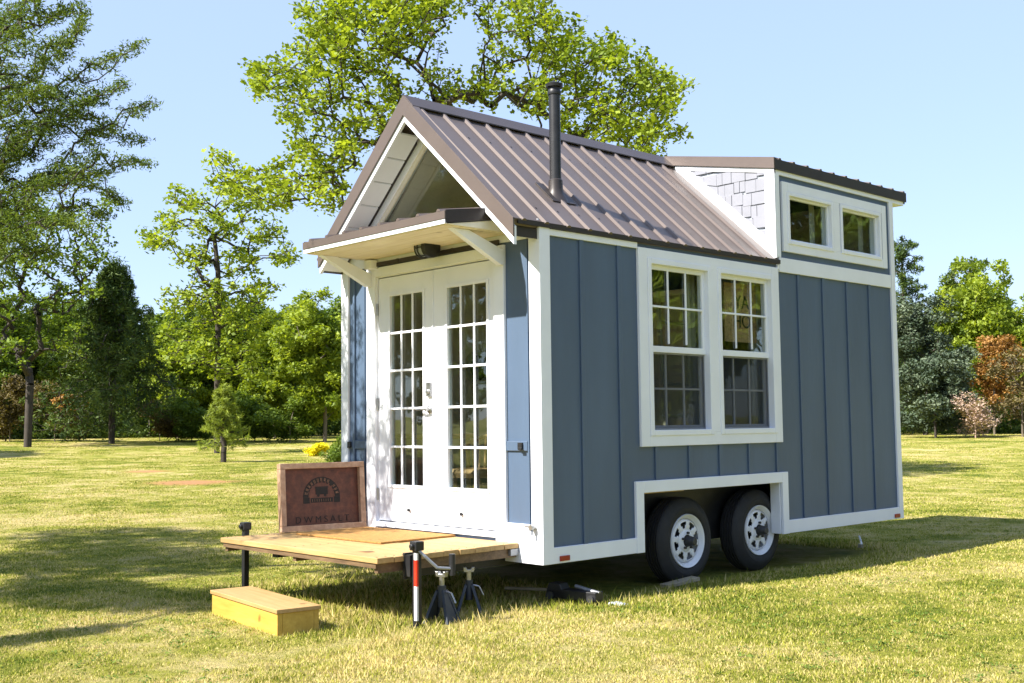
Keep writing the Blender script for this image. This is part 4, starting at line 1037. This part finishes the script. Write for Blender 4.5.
def bushy(name, h, rx, label, mat='leaf_mid', n=170, seed=1, leaf=.2, lper=70, low=.12, cat='tree', group=None, bark='bark_far', nl=9, trad=.13):
    """broad crown made of several uneven lobes reaching nearly to the ground"""
    r = np.random.default_rng(seed); tg = []
    for k in range(nl):
        a = r.uniform(0, 2*math.pi); f = r.random(); z = h*(low+.12+(.86-low-.12)*((k+.5)/nl)); rr = rx*(1-.75*((z/h-.35)**2)*2)*.55*r.random()**.5
        c = np.array([math.cos(a)*rr, math.sin(a)*rr, z]); s = np.array([rx*.5, rx*.5, h*.15])*r.uniform(.7, 1.15)
        o = r.normal(size=(n//nl, 3)); o /= np.linalg.norm(o, axis=1)[:, None]; o *= r.random((len(o), 1))**.35
        tg += [tuple(c+q*s) for q in o]
    tg = [(x, y, max(z, h*low*.5) if z < h*.97 else h*(.97-.22*r.random())) for x, y, z in tg]
    tr = [(0, 0, 0), (.03*h*.1, 0, h*.15), (0, .01*h, h*.3), (.02*h, 0, h*.45)]
    e = empty(name, (0, 0, 0), label, cat, group)
    A, par, rd = skeleton(tr, tg, seed, .018*h/8, 2.2, .06, .3); V, Fc = tubes(A, par, rd, 5); npmesh('trunk', V, Fc, bark, e, smooth=True)
    V, Fc, rn = leaves(np.array(tg), lper, trad*rx+.12, leaf, seed+3, .6, .75, .5); npmesh('crown', V, Fc, mat, e, rnd=rn); return e
def copy_tree(o, label, group=None):
    c = o.copy(); COL.objects.link(c); c['label'] = label
    if group: c['group'] = group
    for ch_ in list(o.children):
        k = ch_.copy(); COL.objects.link(k); k.parent = c
    return c
def place(o, u, d, rz=0, sc=1, sz=None):
    p = gpt(u, d); o.location = p; o.rotation_euler.z = rz; o.scale = (sc, sc, sz or sc); return o

place(conifer('cedar_tree', 8.9, 4.4, 'dense dark cone-shaped evergreen at the left of the woods', n=840, seed=2, leaf=.13, lper=28, shape=.80, asp=.22), 112, 59)
place(conifer('pine_sapling', 2.55, .98, 'small young pine standing on the lawn before the left woods', 'needle_pine', n=280, seed=5, leaf=.10, lper=20, shape=.6, trunk_vis=.2, asp=.10), 224, 38)

GW = 'trees along the far edge of the lawn'
# prototypes
A_ = bushy('broadleaf_tree', 8.5, 3.4, '', 'leaf_mid', 190, 21, .10, 150)
B_ = bushy('broadleaf_tree', 7.5, 3.0, '', 'leaf_fresh', 170, 22, .10, 150)
C_ = bushy('broadleaf_tree', 9.5, 3.0, '', 'leaf_oak', 190, 23, .10, 150)
S_ = bushy('shrub', 2.6, 1.9, '', 'leaf_brown', 90, 24, .07, 90, low=.02, cat='shrub', nl=7)
S2_ = bushy('shrub', 2.8, 2.0, '', 'leaf_mid', 100, 25, .075, 100, low=.02, cat='shrub', nl=7)
protos = {'A': A_, 'B': B_, 'C': C_, 'S': S_, 'T': S2_}; used = set()
LIST = [
 ('A', -30, 70, 1.0, 1.0, 'leafy green tree at the extreme left edge behind the forked tree'),
 ('C', 12, 74, 1.0, .95, 'dark green tree directly behind the forked trunk'),
 ('B', 62, 72, .9, .80, 'light green tree between the forked tree and the cone-shaped evergreen'),
 ('A', 150, 70, .95, .92, 'rounded green tree immediately right of the cone-shaped evergreen'),
 ('B', 178, 66, .8, .86, 'yellow-green tree left of the slim tall tree'),
 ('C', 205, 76, 1.0, .90, 'dark leafy tree behind the slim tall tree'),
 ('A', 243, 68, .95, .98, 'mid-green tree just right of the slim tall tree'),
 ('B', 275, 64, .9, .97, 'fresh green tree midway between the slim tree and the house'),
 ('C', 300, 74, 1.0, .92, 'darker tree in the gap behind the two fresh green ones near the house'),
 ('B', 325, 58, 1.0, 1.03, 'bright fresh tree closest to the left corner of the house'),
 ('A', 360, 66, 1.0, 1.0, 'green tree half hidden behind the left corner of the house'),
 ('B', 105, 78, 1.1, 1.0, 'light green tree rising behind the cone-shaped evergreen'),
 ('B', 228, 80, 1.2, 1.05, 'pale green tree deep in the woods behind the young pine'),
 ('A', 40, 82, 1.2, 1.1, 'hazy mid-green tree deep in the woods between the forked tree and the evergreen'),
 ('S', 10, 64, 1.1, 1.4, 'brown dry shrub under the forked tree at the left edge'),
 ('S', 55, 63, 1.0, 1.3, 'brown dry shrub between forked trunk and cone-shaped evergreen'),
 ('S', 160, 62, .9, .9, 'low brown shrub at the right foot of the cone-shaped evergreen'),
 ('T', 192, 61, .9, .85, 'low green shrub at the woods edge left of the slim tree'),
 ('T', 255, 60, 1.0, .95, 'green shrub at the woods edge right of the young pine'),
 ('T', 290, 58, 1.0, .95, 'green shrub near the yellow flower patch'),
 ('T', 342, 30, .32, .40, 'small leafy shrub beside the left corner of the house'),
 ('A', 1010, 84, 1.25, 1.10, 'tall green tree at the far right behind the rusty bush'),
 ('B', 975, 74, 1.2, 1.42, 'broad light-green tree in the middle of the right-hand woods'),
 ('B', 1050, 74, 1.1, 1.1, 'light-green tree at the right edge of the picture'),
 ('C', 962, 92, 1.2, 1.38, 'dark tree crown showing above the light-green tree at right'),
 ('A', 885, 84, 1.1, 1.0, 'green tree mostly hidden by the rear corner of the house'),
]
rr_ = random.Random(4)
for key, u, d, sc, sz, lab in LIST:
    P_ = protos[key]; grp = GW if key in 'ABC' else 'shrubs along the far edge of the lawn'
    if key in used: o = copy_tree(P_, lab, grp)
    else: o = P_; o['label'] = lab; o['group'] = grp; used.add(key)
    place(o, u, d, rr_.uniform(0, 6.28), sc, sz)
# right-hand group with shapes of their own
place(conifer('pine_tree', 12.2, 2.6, 'tall ragged pine just right of the house rear corner', 'needle_dark', n=190, seed=12, leaf=.15, lper=30, shape=.38, trunk_vis=.25, asp=.2), 908, 74)
place(bushy('blue_cedar', 8.2, 3.0, 'greyish blue-green evergreen mound right of the house', 'needle_blue', 260, 32, .085, 110, low=.03, bark='bark', nl=12), 925, 66)
place(bushy('blue_cedar', 4.6, 2.5, 'low silvery evergreen bulging in front of the greyish evergreen mound', 'needle_blue', 180, 33, .08, 110, low=.02, bark='bark', nl=9), 935, 60)
place(bushy('rusty_tree', 5.9, 1.9, 'rust-orange leafed small tree at the right', 'leaf_rust', 110, 34, .075, 90, low=.25, nl=8), 994, 66)
place(bushy('blossom_shrub', 2.4, 1.5, 'pinkish bare-twigged shrub at the right woods edge', 'leaf_pink', 210, 35, .055, 16, low=.02, cat='shrub', bark='pink_twig', nl=7), 975, 59)
place(bushy('twiggy_shrub', 4.6, 2.2, 'tall brown twiggy shrub at the right edge beside the rusty tree', 'leaf_brown', 120, 36, .09, 30, low=.05, cat='shrub', nl=8), 1022, 61)
place(bushy('rusty_shrub', 1.2, .9, 'small orange dead-leaved bush left of the cone-shaped evergreen', 'leaf_rust', 40, 37, .09, 40, low=.3, cat='shrub', nl=5), 72, 61).location.z += 1.3
yf = bushy('yellow_flowers', .75, .62, 'bright yellow flowering clump on the lawn beside the house', 'flower_yellow', 60, 38, .045, 60, low=.02, cat='flowers', nl=6)
place(yf, 317, 42, 0, .95, .72)
# trees further round the field (mirrored in the window panes)
k = 0
for ang in range(-50, 310, 11):
    th = R(ang)
    rel = (math.degrees(th-YAW)+180) % 360-180
    if abs(rel) < 33: continue
    d = 44+9*math.sin(ang*.7); key = 'ABC'[k % 3]; k += 1
    x, y = CX-math.sin(th)*d, CY+math.cos(th)*d
    o = copy_tree(protos[key], 'leafy tree in the ring of woods round the rest of the field', 'woods outside the picture')
    o.location = (x, y, float(gz(x, y))-.05); o.rotation_euler.z = ang; s_ = 1.1+.25*math.sin(ang*1.3); o.scale = (s_*1.1, s_*1.1, s_)

for (x, y, s_) in ((13.5, 23.5, 1.75), (15, 20, 1.45), (20, 14.5, 1.5), (10.5, 26, 1.5), (24, 21, 1.7), (-18, -17, 1.3), (-12, -22, 1.3), (-22.5, -12.5, 1.2), (-29, -7.5, 1.15), (-43, -4, 1.5), (-46, -1, 1.3)):
    key = 'ABC'[k % 3]; k += 1
    o = copy_tree(protos[key], 'leafy tree in the ring of woods round the rest of the field', 'woods outside the picture')
    o.location = (x, y, float(gz(x, y))-.05); o.rotation_euler.z = x; o.scale = (s_, s_, s_*1.05)

# deep woods behind (one continuous mass nobody could count)
r = np.random.default_rng(77); T = []; 
for (u0, u1, d0, d1, top, nn) in ((-140, 470, 84, 96, 318, 1500), (800, 1180, 96, 110, 330, 800)):
    for k in range(nn):
        u = r.uniform(u0, u1); d = r.uniform(d0, d1); tv = top+10*math.sin(u*.05)+7*math.sin(u*.13+1)
        v = r.uniform(tv, 432); p = pt(u, v, d); T.append((p.x, p.y, max(p.z, float(gz(p.x, p.y))+.3)))
V, Fc, rn = leaves(np.array(T), 60, 1.5, .27, 5, .6, .9, .4); M['leaf_woods'] = leaf_mat('woods_leaves', (.035, .065, .012), (.085, .135, .022), (.17, .235, .04), .35, .12)
o = npmesh('far_woods', V, Fc, 'leaf_woods', rnd=rn); tag(o, 'dense mass of distant woodland foliage behind the nearer trees', 'woods'); o['kind'] = 'stuff'

T = []
for (u0, u1, d0, d1, nn) in ((-140, 400, 68, 74, 700), (860, 1180, 68, 74, 420)):
    for k in range(nn):
        p = pt(r.uniform(u0, u1), 424, r.uniform(d0, d1)); T.append((p.x, p.y, float(gz(p.x, p.y))+r.random()**1.5*1.9))
V, Fc, rn = leaves(np.array(T), 60, .6, .10, 15, .6, .9, .4)
o = npmesh('undergrowth', V, Fc, 'leaf_woods', rnd=rn); tag(o, 'dark tangled undergrowth along the foot of the woods', 'undergrowth'); o['kind'] = 'stuff'

# ================================================================== light
Ld = Vector((.24, 1, -.97)).normalized()
sd = bpy.data.lights.new('sun', 'SUN'); so = bpy.data.objects.new('sun', sd); COL.objects.link(so)
sd.energy = 4.4; sd.angle = R(.55); sd.color = (1, .95, .86)
so.rotation_euler = Ld.to_track_quat('-Z', 'Y').to_euler(); so.location = (-5, -20, 20)
w = bpy.data.worlds.new('World'); scn.world = w; w.use_nodes = True; nt = w.node_tree
bg = nt.nodes['Background']; sky = nt.nodes.new('ShaderNodeTexSky'); sky.sky_type = 'NISHITA'; sky.sun_disc = False
sdir = -Ld; sky.sun_elevation = math.asin(sdir.z); sky.sun_rotation = math.atan2(sdir.x, sdir.y)
sky.air_density = 1.0; sky.dust_density = .3; sky.ozone_density = 1.4; sky.altitude = 100
mxs = N(nt, 'ShaderNodeMixRGB', blend_type='MIX'); mxs.inputs[0].default_value = .80; mxs.inputs[2].default_value = (1.36, 1.76, 2.75, 1)
nt.links.new(sky.outputs[0], mxs.inputs[1]); nt.links.new(mxs.outputs[0], bg.inputs[0]); bg.inputs[1].default_value = .135
scn.view_settings.view_transform = 'Standard'; scn.view_settings.look = 'None'; scn.view_settings.gamma = 1; scn.view_settings.exposure = 1.58
scn.render.engine = 'CYCLES'
scn.cycles.max_bounces = 8; scn.cycles.transparent_max_bounces = 12
bpy.context.view_layer.update()
